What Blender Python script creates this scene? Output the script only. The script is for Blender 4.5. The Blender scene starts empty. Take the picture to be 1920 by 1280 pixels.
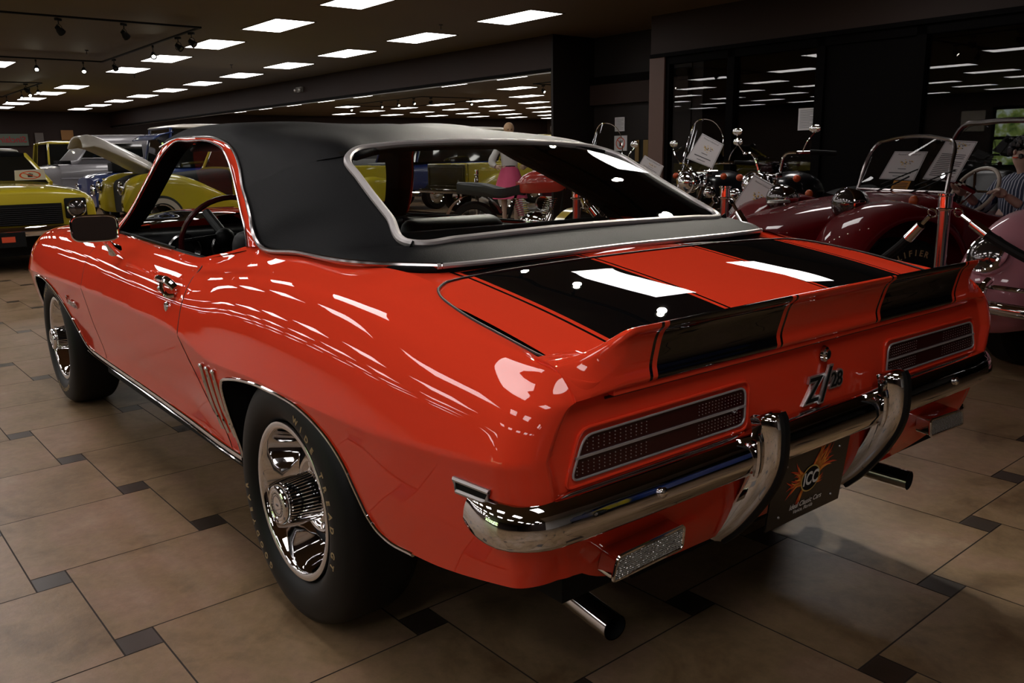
import bpy, bmesh, math, random
import numpy as np
from mathutils import Matrix, Vector, Euler
PI = math.pi
S = bpy.context.scene
COL = S.collection
random.seed(7)

# ------------------------------------------------------------------ helpers
def pchip(xs, ys, x):
    xs = np.asarray(xs, float); ys = np.asarray(ys, float)
    if xs[0] > xs[-1]: xs = xs[::-1]; ys = ys[::-1]
    h = np.diff(xs); d = np.diff(ys) / h
    m = np.zeros_like(ys); m[0] = d[0]; m[-1] = d[-1]
    for i in range(1, len(xs) - 1):
        if d[i-1] * d[i] > 0:
            w1 = 2*h[i] + h[i-1]; w2 = h[i] + 2*h[i-1]
            m[i] = (w1 + w2) / (w1/d[i-1] + w2/d[i])
    x = np.clip(x, xs[0], xs[-1]); i = np.clip(np.searchsorted(xs, x) - 1, 0, len(h) - 1)
    t = (x - xs[i]) / h[i]
    return ((1+2*t)*(1-t)**2)*ys[i] + t*(1-t)**2*h[i]*m[i] + t*t*(3-2*t)*ys[i+1] + t*t*(t-1)*h[i]*m[i+1]

def spline(P, n, closed=False):
    """Catmull-Rom through the points, n samples (by chord length)."""
    P = np.asarray(P, float)
    if closed: Q = np.vstack([P[-1], P, P[0], P[1]])
    else: Q = np.vstack([2*P[0]-P[1], P, 2*P[-1]-P[-2]])
    seg = len(Q) - 3; L = np.linalg.norm(np.diff(Q[1:seg+2], axis=0), axis=1); c = np.concatenate([[0], np.cumsum(L)])
    out = []
    for s in (np.linspace(0, c[-1], n, endpoint=not closed)):
        i = min(int(np.searchsorted(c, s, side='right')) - 1, seg - 1); i = max(i, 0)
        t = (s - c[i]) / max(L[i], 1e-9)
        p0, p1, p2, p3 = Q[i], Q[i+1], Q[i+2], Q[i+3]
        l0 = max(np.linalg.norm(p1-p0), 1e-6); l1 = max(L[i], 1e-6); l2 = max(np.linalg.norm(p3-p2), 1e-6)
        m1 = ((p2-p1)/l1*l0 + (p1-p0)/l0*l1) / (l0+l1) * l1
        m2 = ((p3-p2)/l2*l1 + (p2-p1)/l1*l2) / (l1+l2) * l1
        out.append((2*t**3-3*t*t+1)*p1 + (t**3-2*t*t+t)*m1 + (-2*t**3+3*t*t)*p2 + (t**3-t*t)*m2)
    return np.array(out)

def tensor(T, nu, nv):
    """surface through a control table T[rows][cols] of points"""
    T = np.asarray(T, float)
    A = np.array([spline_idx(T[:, j], nu) for j in range(T.shape[1])])      # cols, nu, 3
    return np.array([spline_idx(A[:, i], nv) for i in range(nu)])

def spline_idx(P, n):
    P = np.asarray(P, float); Q = np.vstack([2*P[0]-P[1], P, 2*P[-1]-P[-2]]); k = len(P) - 1
    out = []
    for s in np.linspace(0, k, n):
        i = min(int(s), k-1); t = s - i; p0, p1, p2, p3 = Q[i:i+4]
        out.append(.5*((2*p1) + (p2-p0)*t + (2*p0-5*p1+4*p2-p3)*t*t + (3*p1-p0-3*p2+p3)*t**3))
    return np.array(out)

class G:
    """collects geometry; build() links it as ONE mesh object"""
    def __init__(s): s.v = []; s.f = []; s.m = []; s.n = []; s.hasn = False
    def add(s, v, f, m=0, nrm=None):
        b = len(s.v); s.v += [tuple(map(float, p)) for p in v]; s.f += [[b+i for i in q] for q in f]; s.m += [m]*len(f)
        if nrm is not None: s.hasn = True; s.n += [tuple(p) for p in nrm]
        else: s.n += [(0, 0, 0)]*len(v)
        return s
    def grid(s, P, m=0, cu=False, cv=False, flip=False, mask=None, nrm=None):
        P = np.asarray(P, float); a, b = P.shape[:2]; f = []
        for i in range(a if cu else a-1):
            for j in range(b if cv else b-1):
                if mask is not None and not mask[i][j]: continue
                q = [i*b+j, ((i+1) % a)*b+j, ((i+1) % a)*b+(j+1) % b, i*b+(j+1) % b]
                f.append(q[::-1] if flip else q)
        return s.add(P.reshape(-1, 3), f, m, None if nrm is None else np.asarray(nrm).reshape(-1, 3))
    def box(s, c, d, m=0, R=None, bev=0):
        x, y, z = [k/2 for k in d]
        if bev:
            bm = bmesh.new(); bmesh.ops.create_cube(bm, size=1)
            for w in bm.verts: w.co = Vector((w.co.x*d[0], w.co.y*d[1], w.co.z*d[2]))
            bmesh.ops.bevel(bm, geom=list(bm.edges), offset=bev, segments=3, profile=.5, affect='EDGES')
            V = [w.co.copy() for w in bm.verts]; F = [[w.index for w in q.verts] for q in bm.faces]; bm.free()
        else:
            V = [Vector((i, j, k)) for i in (-x, x) for j in (-y, y) for k in (-z, z)]
            F = [(0, 1, 3, 2), (4, 6, 7, 5), (0, 4, 5, 1), (2, 3, 7, 6), (0, 2, 6, 4), (1, 5, 7, 3)]
        if R is not None: V = [R @ w for w in V]
        return s.add([Vector(c)+w for w in V], F, m)
    def tube(s, pts, r, n=8, m=0, closed=False, flat=None, up=(0, 0, 1), caps=True):
        P = np.asarray(pts, float); k = len(P); rr = np.broadcast_to(r, (k,)).astype(float)
        T = np.gradient(P, axis=0) if not closed else np.roll(P, -1, 0) - np.roll(P, 1, 0)
        T /= np.linalg.norm(T, axis=1, keepdims=True) + 1e-12
        u = np.array(up, float)
        if abs(T[0] @ u) > .9: u = np.array([1, 0, 0.]) if abs(T[0][0]) < .9 else np.array([0, 1, 0.])
        out = []; fl = flat or 1
        for i in range(k):
            a = np.cross(T[i], u); a /= np.linalg.norm(a) + 1e-12; b = np.cross(a, T[i])
            if flat is None: u = b
            out.append([P[i] + rr[i]*(math.cos(t)*a*fl + math.sin(t)*b) for t in np.linspace(0, 2*PI, n, endpoint=False)])
        s.grid(out, m, cu=closed, cv=True, flip=True)
        if not closed and caps:
            b0 = len(s.v) - k*n
            s.f += [[b0+j for j in range(n)], [b0+(k-1)*n+j for j in range(n)][::-1]]; s.m += [m, m]
        return s
    def lathe(s, prof, c=(0, 0, 0), n=32, m=0, axis='z', sc=(1, 1)):
        """prof: (radius, along-axis) pairs"""
        out = []
        for t in np.linspace(0, 2*PI, n, endpoint=False):
            row = []
            for r, h in prof:
                a, b = r*math.cos(t)*sc[0], r*math.sin(t)*sc[1]
                p = {'z': (a, b, h), 'y': (a, h, b), 'x': (h, a, b)}[axis]
                row.append((c[0]+p[0], c[1]+p[1], c[2]+p[2]))
            out.append(row)
        return s.grid(out, m, cu=True, flip=(axis == 'y'))
    def ball(s, c, r, n=16, m=0, R=None):
        r = (r, r, r) if isinstance(r, (int, float)) else r; out = []
        for i in range(n//2+1):
            ph = PI*i/(n//2); row = []
            for j in range(n):
                t = 2*PI*j/n; w = Vector((r[0]*math.sin(ph)*math.cos(t), r[1]*math.sin(ph)*math.sin(t), r[2]*math.cos(ph)))
                row.append(Vector(c) + (R @ w if R is not None else w))
            out.append(row)
        return s.grid(out, m, cv=True, flip=False)
    def prism(s, poly, axis, a, b, m=0):
        """2-D outline extruded along axis from a to b"""
        k = len(poly)
        def P(p, h): return {'y': (p[0], h, p[1]), 'x': (h, p[0], p[1]), 'z': (p[0], p[1], h)}[axis]
        V = [P(p, a) for p in poly] + [P(p, b) for p in poly]
        F = [[i, (i+1) % k, k+(i+1) % k, k+i] for i in range(k)] + [list(range(k))[::-1], list(range(k, 2*k))]
        return s.add(V, F, m)
    def xf(s, M, start=0):
        for i in range(start, len(s.v)): s.v[i] = tuple(M @ Vector(s.v[i]))
        return s
    def mirror_y(s):
        n = len(s.v); s.v += [(x, -y, z) for x, y, z in s.v]; s.f += [[n+i for i in q][::-1] for q in s.f]; s.m += s.m
        s.n += [(x, -y, z) for x, y, z in s.n]; return s
    def build(s, name, mats, parent=None, angle=35, loc=None, rot=None, fixn=True, **tags):
        me = bpy.data.meshes.new(name); me.from_pydata(s.v, [], s.f)
        mats = mats if isinstance(mats, (list, tuple)) else [mats]
        for k in mats: me.materials.append(k)
        me.polygons.foreach_set('material_index', s.m)
        me.polygons.foreach_set('use_smooth', [angle > 0]*len(s.f))
        me.update()
        if s.hasn:
            bad = [p.index for p in me.polygons if sum((Vector(s.n[i]) for i in p.vertices), Vector()).dot(p.normal) < 0]
            if bad:
                bm = bmesh.new(); bm.from_mesh(me); bm.faces.ensure_lookup_table(); bmesh.ops.reverse_faces(bm, faces=[bm.faces[i] for i in bad]); bm.to_mesh(me); bm.free()
            me.normals_split_custom_set_from_vertices(s.n)
        else:
            if fixn:
                bm = bmesh.new(); bm.from_mesh(me); bmesh.ops.remove_doubles(bm, verts=bm.verts, dist=1e-6)
                bmesh.ops.recalc_face_normals(bm, faces=bm.faces); bm.to_mesh(me); bm.free()
            if angle > 0: me.set_sharp_from_angle(angle=math.radians(angle))
        o = bpy.data.objects.new(name, me); COL.objects.link(o)
        if parent is not None: o.parent = parent
        if loc is not None: o.location = loc
        if rot is not None: o.rotation_euler = rot
        for k, w in tags.items(): o[k] = w
        return o

def thing(name, label, cat, loc=(0, 0, 0), rz=0, group=None):
    o = bpy.data.objects.new(name, None); COL.objects.link(o); o.location = loc; o.rotation_euler = (0, 0, rz)
    o.empty_display_size = .1; o['label'] = label; o['category'] = cat
    if group: o['group'] = group
    return o
def tag(o, label, cat, group=None):
    o['label'] = label; o['category'] = cat
    if group: o['group'] = group
    return o
def copy_tree(o, parent=None):
    c = o.copy(); COL.objects.link(c)
    if parent is not None: c.parent = parent
    for ch in list(o.children): copy_tree(ch, c)
    return c

def text_mesh(txt, size, depth=.0, bold=0, shear=0, align='CENTER'):
    cu = bpy.data.curves.new('t', 'FONT'); cu.body = txt; cu.size = size; cu.extrude = depth; cu.offset = bold; cu.shear = shear
    cu.align_x = align; cu.align_y = 'CENTER'; cu.resolution_u = 4
    ob = bpy.data.objects.new('t', cu); COL.objects.link(ob); dg = bpy.context.evaluated_depsgraph_get()
    me = bpy.data.meshes.new_from_object(ob.evaluated_get(dg))
    V = [v.co.copy() for v in me.vertices]; F = [list(p.vertices) for p in me.polygons]
    bpy.data.objects.remove(ob); bpy.data.curves.remove(cu); bpy.data.meshes.remove(me)
    return V, F
def frame(o, xd, yd):
    """matrix taking text plane (x right, y up, z toward reader) to world"""
    x = Vector(xd).normalized(); y = Vector(yd).normalized(); z = x.cross(y).normalized(); y = z.cross(x)
    return Matrix(((x.x, y.x, z.x, o[0]), (x.y, y.y, z.y, o[1]), (x.z, y.z, z.z, o[2]), (0, 0, 0, 1)))
def put_text(g, txt, size, M, m=0, **k):
    V, F = text_mesh(txt, size, **k); g.add([M @ v for v in V], F, m); return g

# ------------------------------------------------------------------ materials
def mat(name, col=(.5, .5, .5), rough=.5, metal=0, spec=.5, coat=0, emit=None, es=0, bump=None, coatr=.03, ior=1.5, alpha=1):
    m = bpy.data.materials.new(name); m.use_nodes = True; nt = m.node_tree; b = nt.nodes['Principled BSDF']
    b.inputs['Base Color'].default_value = (*col, 1); b.inputs['Roughness'].default_value = rough; b.inputs['Metallic'].default_value = metal
    b.inputs['Specular IOR Level'].default_value = spec; b.inputs['Coat Weight'].default_value = coat; b.inputs['Coat Roughness'].default_value = coatr
    b.inputs['IOR'].default_value = ior
    if emit: b.inputs['Emission Color'].default_value = (*emit, 1); b.inputs['Emission Strength'].default_value = es
    if bump:
        sc, st, dist = bump; t = nt.nodes.new('ShaderNodeTexNoise'); t.inputs['Scale'].default_value = sc; t.inputs['Detail'].default_value = 2
        tc = nt.nodes.new('ShaderNodeTexCoord'); nt.links.new(tc.outputs['Object'], t.inputs['Vector'])
        bu = nt.nodes.new('ShaderNodeBump'); bu.inputs['Strength'].default_value = st; bu.inputs['Distance'].default_value = dist
        nt.links.new(t.outputs['Fac'], bu.inputs['Height']); nt.links.new(bu.outputs['Normal'], b.inputs['Normal'])
    return m
def varied(name, c1, c2, scale, rough=.5, detail=4, **k):
    m = mat(name, c1, rough, **k); nt = m.node_tree; b = nt.nodes['Principled BSDF']
    t = nt.nodes.new('ShaderNodeTexNoise'); t.inputs['Scale'].default_value = scale; t.inputs['Detail'].default_value = detail
    tc = nt.nodes.new('ShaderNodeTexCoord'); nt.links.new(tc.outputs['Object'], t.inputs['Vector'])
    mx = nt.nodes.new('ShaderNodeMix'); mx.data_type = 'RGBA'; mx.inputs['A'].default_value = (*c1, 1); mx.inputs['B'].default_value = (*c2, 1)
    nt.links.new(t.outputs['Fac'], mx.inputs['Factor']); nt.links.new(mx.outputs['Result'], b.inputs['Base Color'])
    return m
def glass(name, tint=(.9, .93, .9), refl=1.0):
    m = bpy.data.materials.new(name); m.use_nodes = True; nt = m.node_tree; nt.nodes.clear()
    o = nt.nodes.new('ShaderNodeOutputMaterial'); mx = nt.nodes.new('ShaderNodeMixShader'); tr = nt.nodes.new('ShaderNodeBsdfTransparent')
    gl = nt.nodes.new('ShaderNodeBsdfGlossy'); gl.inputs['Roughness'].default_value = 0; fr = nt.nodes.new('ShaderNodeFresnel'); fr.inputs['IOR'].default_value = 1.5
    tr.inputs['Color'].default_value = (*tint, 1); mu = nt.nodes.new('ShaderNodeMath'); mu.operation = 'MULTIPLY'; mu.inputs[1].default_value = refl; mu.use_clamp = True
    ge = nt.nodes.new('ShaderNodeNewGeometry'); mr = nt.nodes.new('ShaderNodeMapRange'); mr.inputs['To Min'].default_value = 1.5; mr.inputs['To Max'].default_value = 1/1.5
    nt.links.new(ge.outputs['Backfacing'], mr.inputs['Value']); nt.links.new(mr.outputs[0], fr.inputs['IOR'])
    nt.links.new(fr.outputs[0], mu.inputs[0]); nt.links.new(mu.outputs[0], mx.inputs[0]); nt.links.new(tr.outputs[0], mx.inputs[1]); nt.links.new(gl.outputs[0], mx.inputs[2])
    nt.links.new(mx.outputs[0], o.inputs['Surface']); return m
def emis(name, col, st):
    m = bpy.data.materials.new(name); m.use_nodes = True; nt = m.node_tree; nt.nodes.clear()
    o = nt.nodes.new('ShaderNodeOutputMaterial'); e = nt.nodes.new('ShaderNodeEmission'); e.inputs[0].default_value = (*col, 1); e.inputs[1].default_value = st
    nt.links.new(e.outputs[0], o.inputs['Surface']); return m

RED = mat('orange_red_paint', (.80, .052, .020), .5, coat=1.0, coatr=.006, spec=.0)
BLACKP = mat('gloss_black_paint', (.003, .003, .0035), .5, coat=1.0, coatr=.006, spec=.0)
CHROME = mat('chrome', (.78, .77, .78), .035, metal=1)
SATIN = mat('bright_satin_trim', (.60, .58, .58), .30, metal=.85)
TRIMG = mat('brushed_aluminium_trim', (.50, .47, .47), .38, metal=.55)
VINYL = mat('black_vinyl', (.0070, .0070, .0076), .55, spec=.04, bump=(420, .35, .002))
RUBBER = mat('tyre_rubber', (.0055, .0055, .0055), .5, spec=.25)
BLACK = mat('matt_black', (.004, .004, .004), .7, spec=.2)
DARKIN = mat('black_interior', (.006, .006, .0065), .5, spec=.12)
GROOVE = mat('panel_gap', (.02, .002, .001), .6)
GLASS = glass('clear_glass')
DGLASS = glass('tinted_window_glass', (.55, .60, .58))
STEEL = mat('grey_wheel_steel', (.045, .045, .05), .35, metal=.4)
LENSR = mat('dark_red_lens', (.030, .001, .002), .10, spec=.4)
DOTM = mat('lens_dots', (.42, .36, .36), .2, metal=.6)
CLEARL = mat('ribbed_clear_lens', (.55, .54, .50), .15, metal=.7, bump=(160, 1, .004))
WHITEL = mat('tan_tyre_lettering', (.36, .26, .13), .6)
WHITE = mat('white', (.75, .75, .73), .5)
PAPER = mat('paper', (.62, .60, .62), .6)
INK = mat('ink', (.03, .03, .04), .7)
FLAME = mat('flame_orange', (.95, .33, .05), .6)
FLAME2 = mat('flame_red', (.65, .07, .02), .6)
GOLD = mat('gold', (.65, .45, .12), .4)
LAMPG = mat('lamp_glass', (.16, .15, .15), .10, metal=.9)
DCHROME = mat('dull_chrome', (.34, .31, .31), .16, metal=1)
# ------------------------------------------------------------------ the orange-red coupe
# car frame: x forward from the rear axle, y to the car's left, z up, floor at 0
CAR = thing('coupe_car', 'orange-red two-door coupe with black vinyl roof, black trunk stripes and rear spoiler on tiled floor', 'car')

dWx = [-.965, -.90, -.80, -.65, -.45, 0, 2.7, 3.1, 3.35, 3.52, 3.62, 3.68]
dWy = [-.036, -.030, -.022, -.012, -.004, 0, 0, -.006, -.03, -.08, -.15, -.24]
zrx = [-.965, -.93, -.88, -.80, -.69, -.52, -.35, -.157, .05, .285, .45, .60, .75, .90, 1.2, 1.6, 1.9, 2.4, 2.9, 3.15, 3.35, 3.5, 3.6, 3.68]
zrz = [.800, .822, .838, .852, .866, .884, .902, .915, .919, .911, .897, .882, .872, .868, .870, .876, .882, .876, .866, .855, .832, .79, .735, .68]
zcx = [-.965, -.70, -.45, -.16, .1, .3, .42, .60, .80, 1.0, 1.4, 1.9, 2.7, 3.2, 3.68]
zcz = [.694, .668, .654, .649, .650, .643, .640, .662, .685, .690, .690, .683, .662, .645, .60]
belx = [-.965, -.95, -.87, -.81, -.647, -.50, -.42, -.36, -.27, -.10, .2, .33, .395, .484, .62, .74, .85, 1.2, 1.6, 2.0, 2.3, 2.9, 3.2, 3.45, 3.6, 3.68]
bely = [.812, .812, .790, .772, .774, .758, .724, .70, .715, .748, .776, .786, .790, .79, .80, .812, .818, .806, .79, .765, .74, .735, .72, .66, .56, .40]
belz = [.782, .790, .842, .866, .890, .903, .907, .915, .940, .949, .951, .955, .962, .952, .925, .905, .890, .893, .896, .897, .897, .885, .870, .815, .755, .70]
def deckz(x, y):
    zc = float(pchip([-.98, -.87, -.79, -.65, -.50, -.36, -.28, -.15], [.815, .846, .864, .892, .917, .937, .944, .950], x))
    return zc - .0105*(abs(y)/.62)**2.2
belz = [deckz(x, y) + .0005 if -.88 < x < -.34 else z for x, y, z in zip(belx, bely, belz)]
arR = [(.400, .337), (.398, .40), (.396, .478), (.394, .530), (.390, .556), (.380, .575), (.361, .590), (.335, .600), (.31, .606), (.242, .619), (.165, .629), (.088, .635), (0, .637), (-.076, .636), (-.14, .631),
       (-.191, .620), (-.24, .603), (-.283, .579), (-.315, .550), (-.338, .518), (-.352, .480), (-.364, .445), (-.378, .410), (-.40, .388), (-.437, .376), (-.541, .377)]
arF = [(3.105, .36), (3.102, .45), (3.098, .53), (3.09, .575), (3.07, .605), (3.03, .625), (2.95, .636), (2.85, .639), (2.77, .635), (2.705, .624), (2.64, .610), (2.581, .590), (2.53, .568), (2.472, .538), (2.435, .51), (2.405, .475), (2.385, .44), (2.36, .405), (2.335, .385), (2.30, .368), (2.2, .352)]
botx = [-.965, -.90, -.80, -.70, -.62, -.541]
botz = [.440, .428, .412, .395, .383, .377]
ZS = [.20, .25, .30, .35, .42, .48, .55, .63, .70]
YS = [.83, .855, .874, .892, .914, .930, .945, .957, .960]
def dW(x): return float(pchip(dWx, dWy, x))
def zridge(x): return float(pchip(zrx, zrz, x))
def zcrease(x): return float(pchip(zcx, zcz, x))
def ycrease(x): return .957 + dW(x)
def ylow(x, z): return ycrease(x) - float(pchip([-.1, 0, .02, .05, .10, .15, .21, .28, .34, .45], [.012, 0, .0045, .0105, .0205, .0305, .0455, .063, .072, .11], zcrease(x) - z))

def zbottom_front(x): return float(pchip([2.2, 2.3, 3.105, 3.3, 3.5, 3.68], [.352, .36, .36, .38, .40, .42], x))
cols = []          # (x, zbottom, inset)
for t in np.linspace(PI/2, 0, 9): cols.append((-.880 - .065*math.sin(t), float(pchip(botx, botz, -.880 - .065*math.sin(t))), .060*(1-math.cos(t))))
for x in np.linspace(-.87, -.56, 14): cols.append((x, float(pchip(botx, botz, x)), 0))
def dens(P, k):
    P = np.array(P); return spline(P, k)
for x, z in dens(arR[::-1], 90): cols.append((x, z, 0))
for x in np.linspace(.42, 2.18, 58): cols.append((x, float(pchip([.40, .6, 1.2, 2.2], [.337, .333, .340, .352], x)), 0))
for x, z in dens(arF[::-1], 64): cols.append((x, z, 0))
for x in np.linspace(3.12, 3.68, 20): cols.append((x, float(pchip([3.105, 3.3, 3.5, 3.68], [.36, .38, .40, .42], x)), 0))
NT, NU, NL = 7, 34, 16
side = []
for x, zb, ins in cols:
    y0 = float(pchip(belx, bely, x)); z0 = float(pchip(belx, belz, x)); zr = zridge(x); zc = zcrease(x); yc = ycrease(x); w = dW(x)
    H = zr - zc
    if zb > zc - .004: zc = zb + .004
    up = [(y0, z0), (.828+w, zr-.002), (.872+w, zr-.026), (.905+w, zc+.70*H), (.930+w, zc+.47*H), (.9445+w, zc+.24*H), (yc-.0035, zc+.07*H), (yc, zc)]
    top = spline([up[0], up[1], up[2]], 2*NT)[:NT]
    rest = spline(up, 200)
    k0 = int(np.argmin(np.abs(rest[:, 0]-up[1][0]) + np.abs(rest[:, 1]-up[1][1])))
    seg1 = rest[np.linspace(0, k0, NT).astype(int)]
    seg2 = spline(rest[k0::6], NU + 1)[1:]
    seg2[-1] = (yc, zc)
    low = []
    for t in (np.linspace(0, 1, NL+1)[1:])**1.25:
        z = zc + (zb-zc)*t; low.append((ylow(x, z) - (0 if z < .6 else 0), z))
    low = np.array(low); low[:, 0] = np.minimum(low[:, 0], yc + .0)
    sec = np.vstack([seg1, seg2, low])
    side.append([(x, y-ins, z) for y, z in sec])
side = np.array(side)
tx = [.80, .775, .74, .70, .63, .59, .55, .50, .45, .40, .36, .34]; txx = [-.955, -.963, -.962, -.961, -.961, -.955, -.945, -.938, -.925, -.905, -.882, -.868]
for i in range(len(side)):
    x0 = side[i, 0, 0]
    if x0 < -.70:
        k = ((-.70 - x0)/.245)**2
        for j in range(side.shape[1]):
            z = side[i, j, 2]; side[i, j, 0] += k*max(0, float(pchip(tx[::-1], txx[::-1], z)) + .961)*(1 if z < .70 else 0)

def grid_normals(P, sign=1):
    du = np.gradient(P, axis=0); dv = np.gradient(P, axis=1); n = np.cross(du, dv); l = np.linalg.norm(n, axis=2, keepdims=True)
    n = n/np.maximum(l, 1e-12)
    return n*sign
SN = grid_normals(side)
if SN[100, NT+NU-8, 1] < 0: SN = -SN
# gap curve between door and quarter, and between fender and door
gz = [.325, .335, .40, .435, .50, .55, .605, .683, .75, .80, .842, .872, .90]
gx = [.487, .487, .500, .545, .582, .613, .655, .697, .704, .710, .735, .80, .86]
def gapx(z): return float(pchip(gz, gx, z))
FRX = 1.96
ni, nj = side.shape[:2]
cent = (side[:-1, :-1] + side[1:, 1:] + side[1:, :-1] + side[:-1, 1:])/4
isdoor = np.zeros((ni-1, nj-1), bool)
for i in range(ni-1):
    for j in range(nj-1):
        x, y, z = cent[i, j]; isdoor[i, j] = (x > gapx(z)) and (x < FRX)
g = G(); g.grid(side, 0, mask=~isdoor, nrm=SN, flip=True)
bodyG = g
# tail panel
last = side[0, NT-1:]                     # from ridge to the bottom of the rear corner
tx = [.80, .775, .74, .70, .63, .59, .55, .50, .45, .40, .36, .34]; txx = [-.926, -.929, -.930, -.931, -.934, -.934, -.930, -.926, -.915, -.895, -.872, -.858]
tail = []
ysamp = np.concatenate([np.linspace(1, .965, 8), np.linspace(.955, -.955, 61), np.linspace(-.965, -1, 8)])
for p in last:
    row = []
    for s in ysamp:
        a = abs(s); ye = p[1]; y = ye*s
        drop = (1 - min(1, a/.93)**6)
        tt = max(0, (.62 - p[2])/(.62-.44)); z = p[2] - .085*drop*tt
        xin = float(pchip(tx, txx, z)); k = min(1, max(0, (1-a)/.035)); k = k*k*(3-2*k)
        x = p[0]*(1-k) + xin*k
        x = x if a < 1 else p[0]
        row.append((x, y, z))
    tail.append(row)
tail = np.array(tail); TN = grid_normals(tail)
if TN[10, 30, 0] > 0: TN = -TN
bodyG.mirror_y()
bodyG.grid(tail, 0, nrm=TN)
# cowl / deck filler between the vinyl edge and the trunk lid
filler = []
for s in np.linspace(-1, 1, 51):
    row = []
    for t in np.linspace(0, 1, 5):
        xf_ = -.17; xr = -.43
        yE = .752 - .02*t
        x = xf_ + (xr - xf_)*t; y = s*yE
        row.append((x, y, deckz(x, y) - .0015 + (.006 if x > -.24 else 0) - .006*max(0, (abs(y)-.70)/.05)*(1 if x < -.36 else 0)))
    filler.append(row)
FN = grid_normals(np.array(filler)); FN = FN*np.sign(FN[:, :, 2:3])
bodyG.grid(filler, 0, nrm=FN)
body = bodyG.build('body_shell', [RED], CAR)
# doors
for sgn in (1, -1):
    P = side*np.array([1, sgn, 1]); N = SN*np.array([1, sgn, 1])
    d = G().grid(P, 0, mask=isdoor, nrm=N, flip=(sgn > 0)).build('door', [RED], CAR)
    if sgn > 0: DOORL = d
    else: DOORR = d
def side_pt(x, z, off=0, sgn=1):
    """point on the body side at (x, z), pushed outward by off"""
    i = int(np.argmin(np.abs(side[:, 20, 0] - x)))
    col = side[i]; j0 = NT-1
    zz = col[j0:, 2][::-1]; yy = col[j0:, 1][::-1]
    y = float(np.interp(z, zz, yy)); e = 1e-2
    y2 = float(np.interp(z+e, zz, yy)); nz = -(y2-y)/e; l = math.hypot(1, nz)
    return np.array([x, sgn*(y + off/l), z + off*nz/l])
# seams
for sgn in (1, -1):
    s1 = [side_pt(gapx(z), z, -.0006, sgn) for z in np.linspace(.345, .868, 40)]
    s2 = [side_pt(FRX, z, -.0008, sgn) for z in np.linspace(.36, .875, 30)]
    g = G().tube(s1, .0022, 6)
    g.tube(s2, .0018, 6); g.build('door_seam', [GROOVE], DOORL if sgn > 0 else DOORR)
# underbody and wheel wells
g = G(); g.box((1.35, 0, .30), (1.75, 1.66, .12)); g.box((-.66, 0, .42), (.40, 1.50, .14)); g.box((1.35, 0, .5), (4.3, .98, .42))
g.box((3.3, 0, .45), (.35, 1.5, .2))
for cx in (0, 2.743):
    A = arR if cx == 0 else arF
    arc = spline(A, 40)
    for sgn in (1, -1):
        P = [[(x, sgn*(yy if k else ylow(x, z)-.004), z + (.03 if k else .0)) for k, yy in enumerate((0, .86, .55))] for x, z in arc]
        g.grid(P); g.add([(-.6+cx, sgn*.55, .2), (.6+cx, sgn*.55, .2), (.6+cx, sgn*.55, .75), (-.6+cx, sgn*.55, .75)], [(0, 1, 2, 3)])
g.build('underbody', [BLACK], CAR, fixn=False)
# sill below the rocker moulding, its shade put in as black + bright mouldings
g = G(); ch = G()
for sgn in (1, -1):
    top = [(x, sgn*(ylow(x, .338)-.002), float(pchip([.40, .6, 1.2, 2.2, 2.3], [.337, .333, .340, .352, .36], x))) for x in np.linspace(.40, 2.28, 40)]
    P = [[p, (p[0], p[1]-sgn*.02, p[2]-.035), (p[0], p[1]-sgn*.075, p[2]-.085), (p[0], p[1]-sgn*.2, p[2]-.09)] for p in top]
    g.grid(P)
g.build('sill_panel', [BLACK], CAR)
for sgn in (1, -1):
    m_ = G(); top = [(x, sgn*(ylow(x, .338)+.003), float(pchip([.40, .6, 1.2, 2.2, 2.3], [.334, .330, .337, .349, .357], x))) for x in np.linspace(.398, 2.30, 50)]
    m_.tube(top, .0085, 8, flat=.5)
    m_.tube([(x, y, z-.017) for x, y, z in top], .0035, 6)
    m_.build('rocker_moulding', [CHROME], CAR)
    m_ = G().tube([(x, sgn*(ylow(x, z)+.001), z) for x, z in spline(arR, 90)], .0052, 8); m_.build('wheel_arch_moulding', [CHROME], CAR)
    m_ = G().tube([(x, sgn*(ylow(x, z)+.001), z) for x, z in spline(arF, 80)], .0052, 8); m_.build('wheel_arch_moulding', [CHROME], CAR)

# trunk lid with black stripes: the stripes are part of its paint
YST = [.214, .591]; LIN = [.604, .612]; LIN2 = [.193, .201]
def stripe_mat(a):
    a = abs(a)
    return 1 if (YST[0] <= a <= YST[1] or LIN[0] <= a <= LIN[1] or LIN2[0] <= a <= LIN2[1]) else 0
ys = sorted(set([0, *YST, *LIN, *LIN2, *np.linspace(.02, .19, 6), *np.linspace(.24, .58, 10), .63, .66, .69, .72, .742, .755]))
ys = np.array(sorted([-y for y in ys if y > 0] + ys))
def lid_edge(x):   # half width of the lid
    return float(pchip([-.93, -.87, -.81, -.647, -.50, -.43, -.40, -.385, -.378], [.752, .752, .766, .770, .752, .724, .694, .655, .60], x))
xs_l = np.concatenate([[-.378, -.380, -.384, -.39, -.40, -.415, -.43], np.linspace(-.45, -.93, 24)])
P = []; MI = []
for x in xs_l:
    e = lid_edge(x); P.append([(x, float(np.sign(y))*min(abs(y), e) if abs(y) > .62 else float(y), 0) for y in ys])
P = np.array(P)
for i in range(P.shape[0]):
    for j in range(P.shape[1]):
        x, y = P[i, j, :2]; e = lid_edge(x); dd = max(0, min(1, (e-abs(y))/.012)); P[i, j, 2] = deckz(x, y) + .001 - .004*(1-dd)**2
PN = grid_normals(P); PN *= np.sign(PN[:, :, 2:3] + 1e-9)
g = G(); b = P.shape[1]; V = P.reshape(-1, 3); F0 = []; F1 = []
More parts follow.
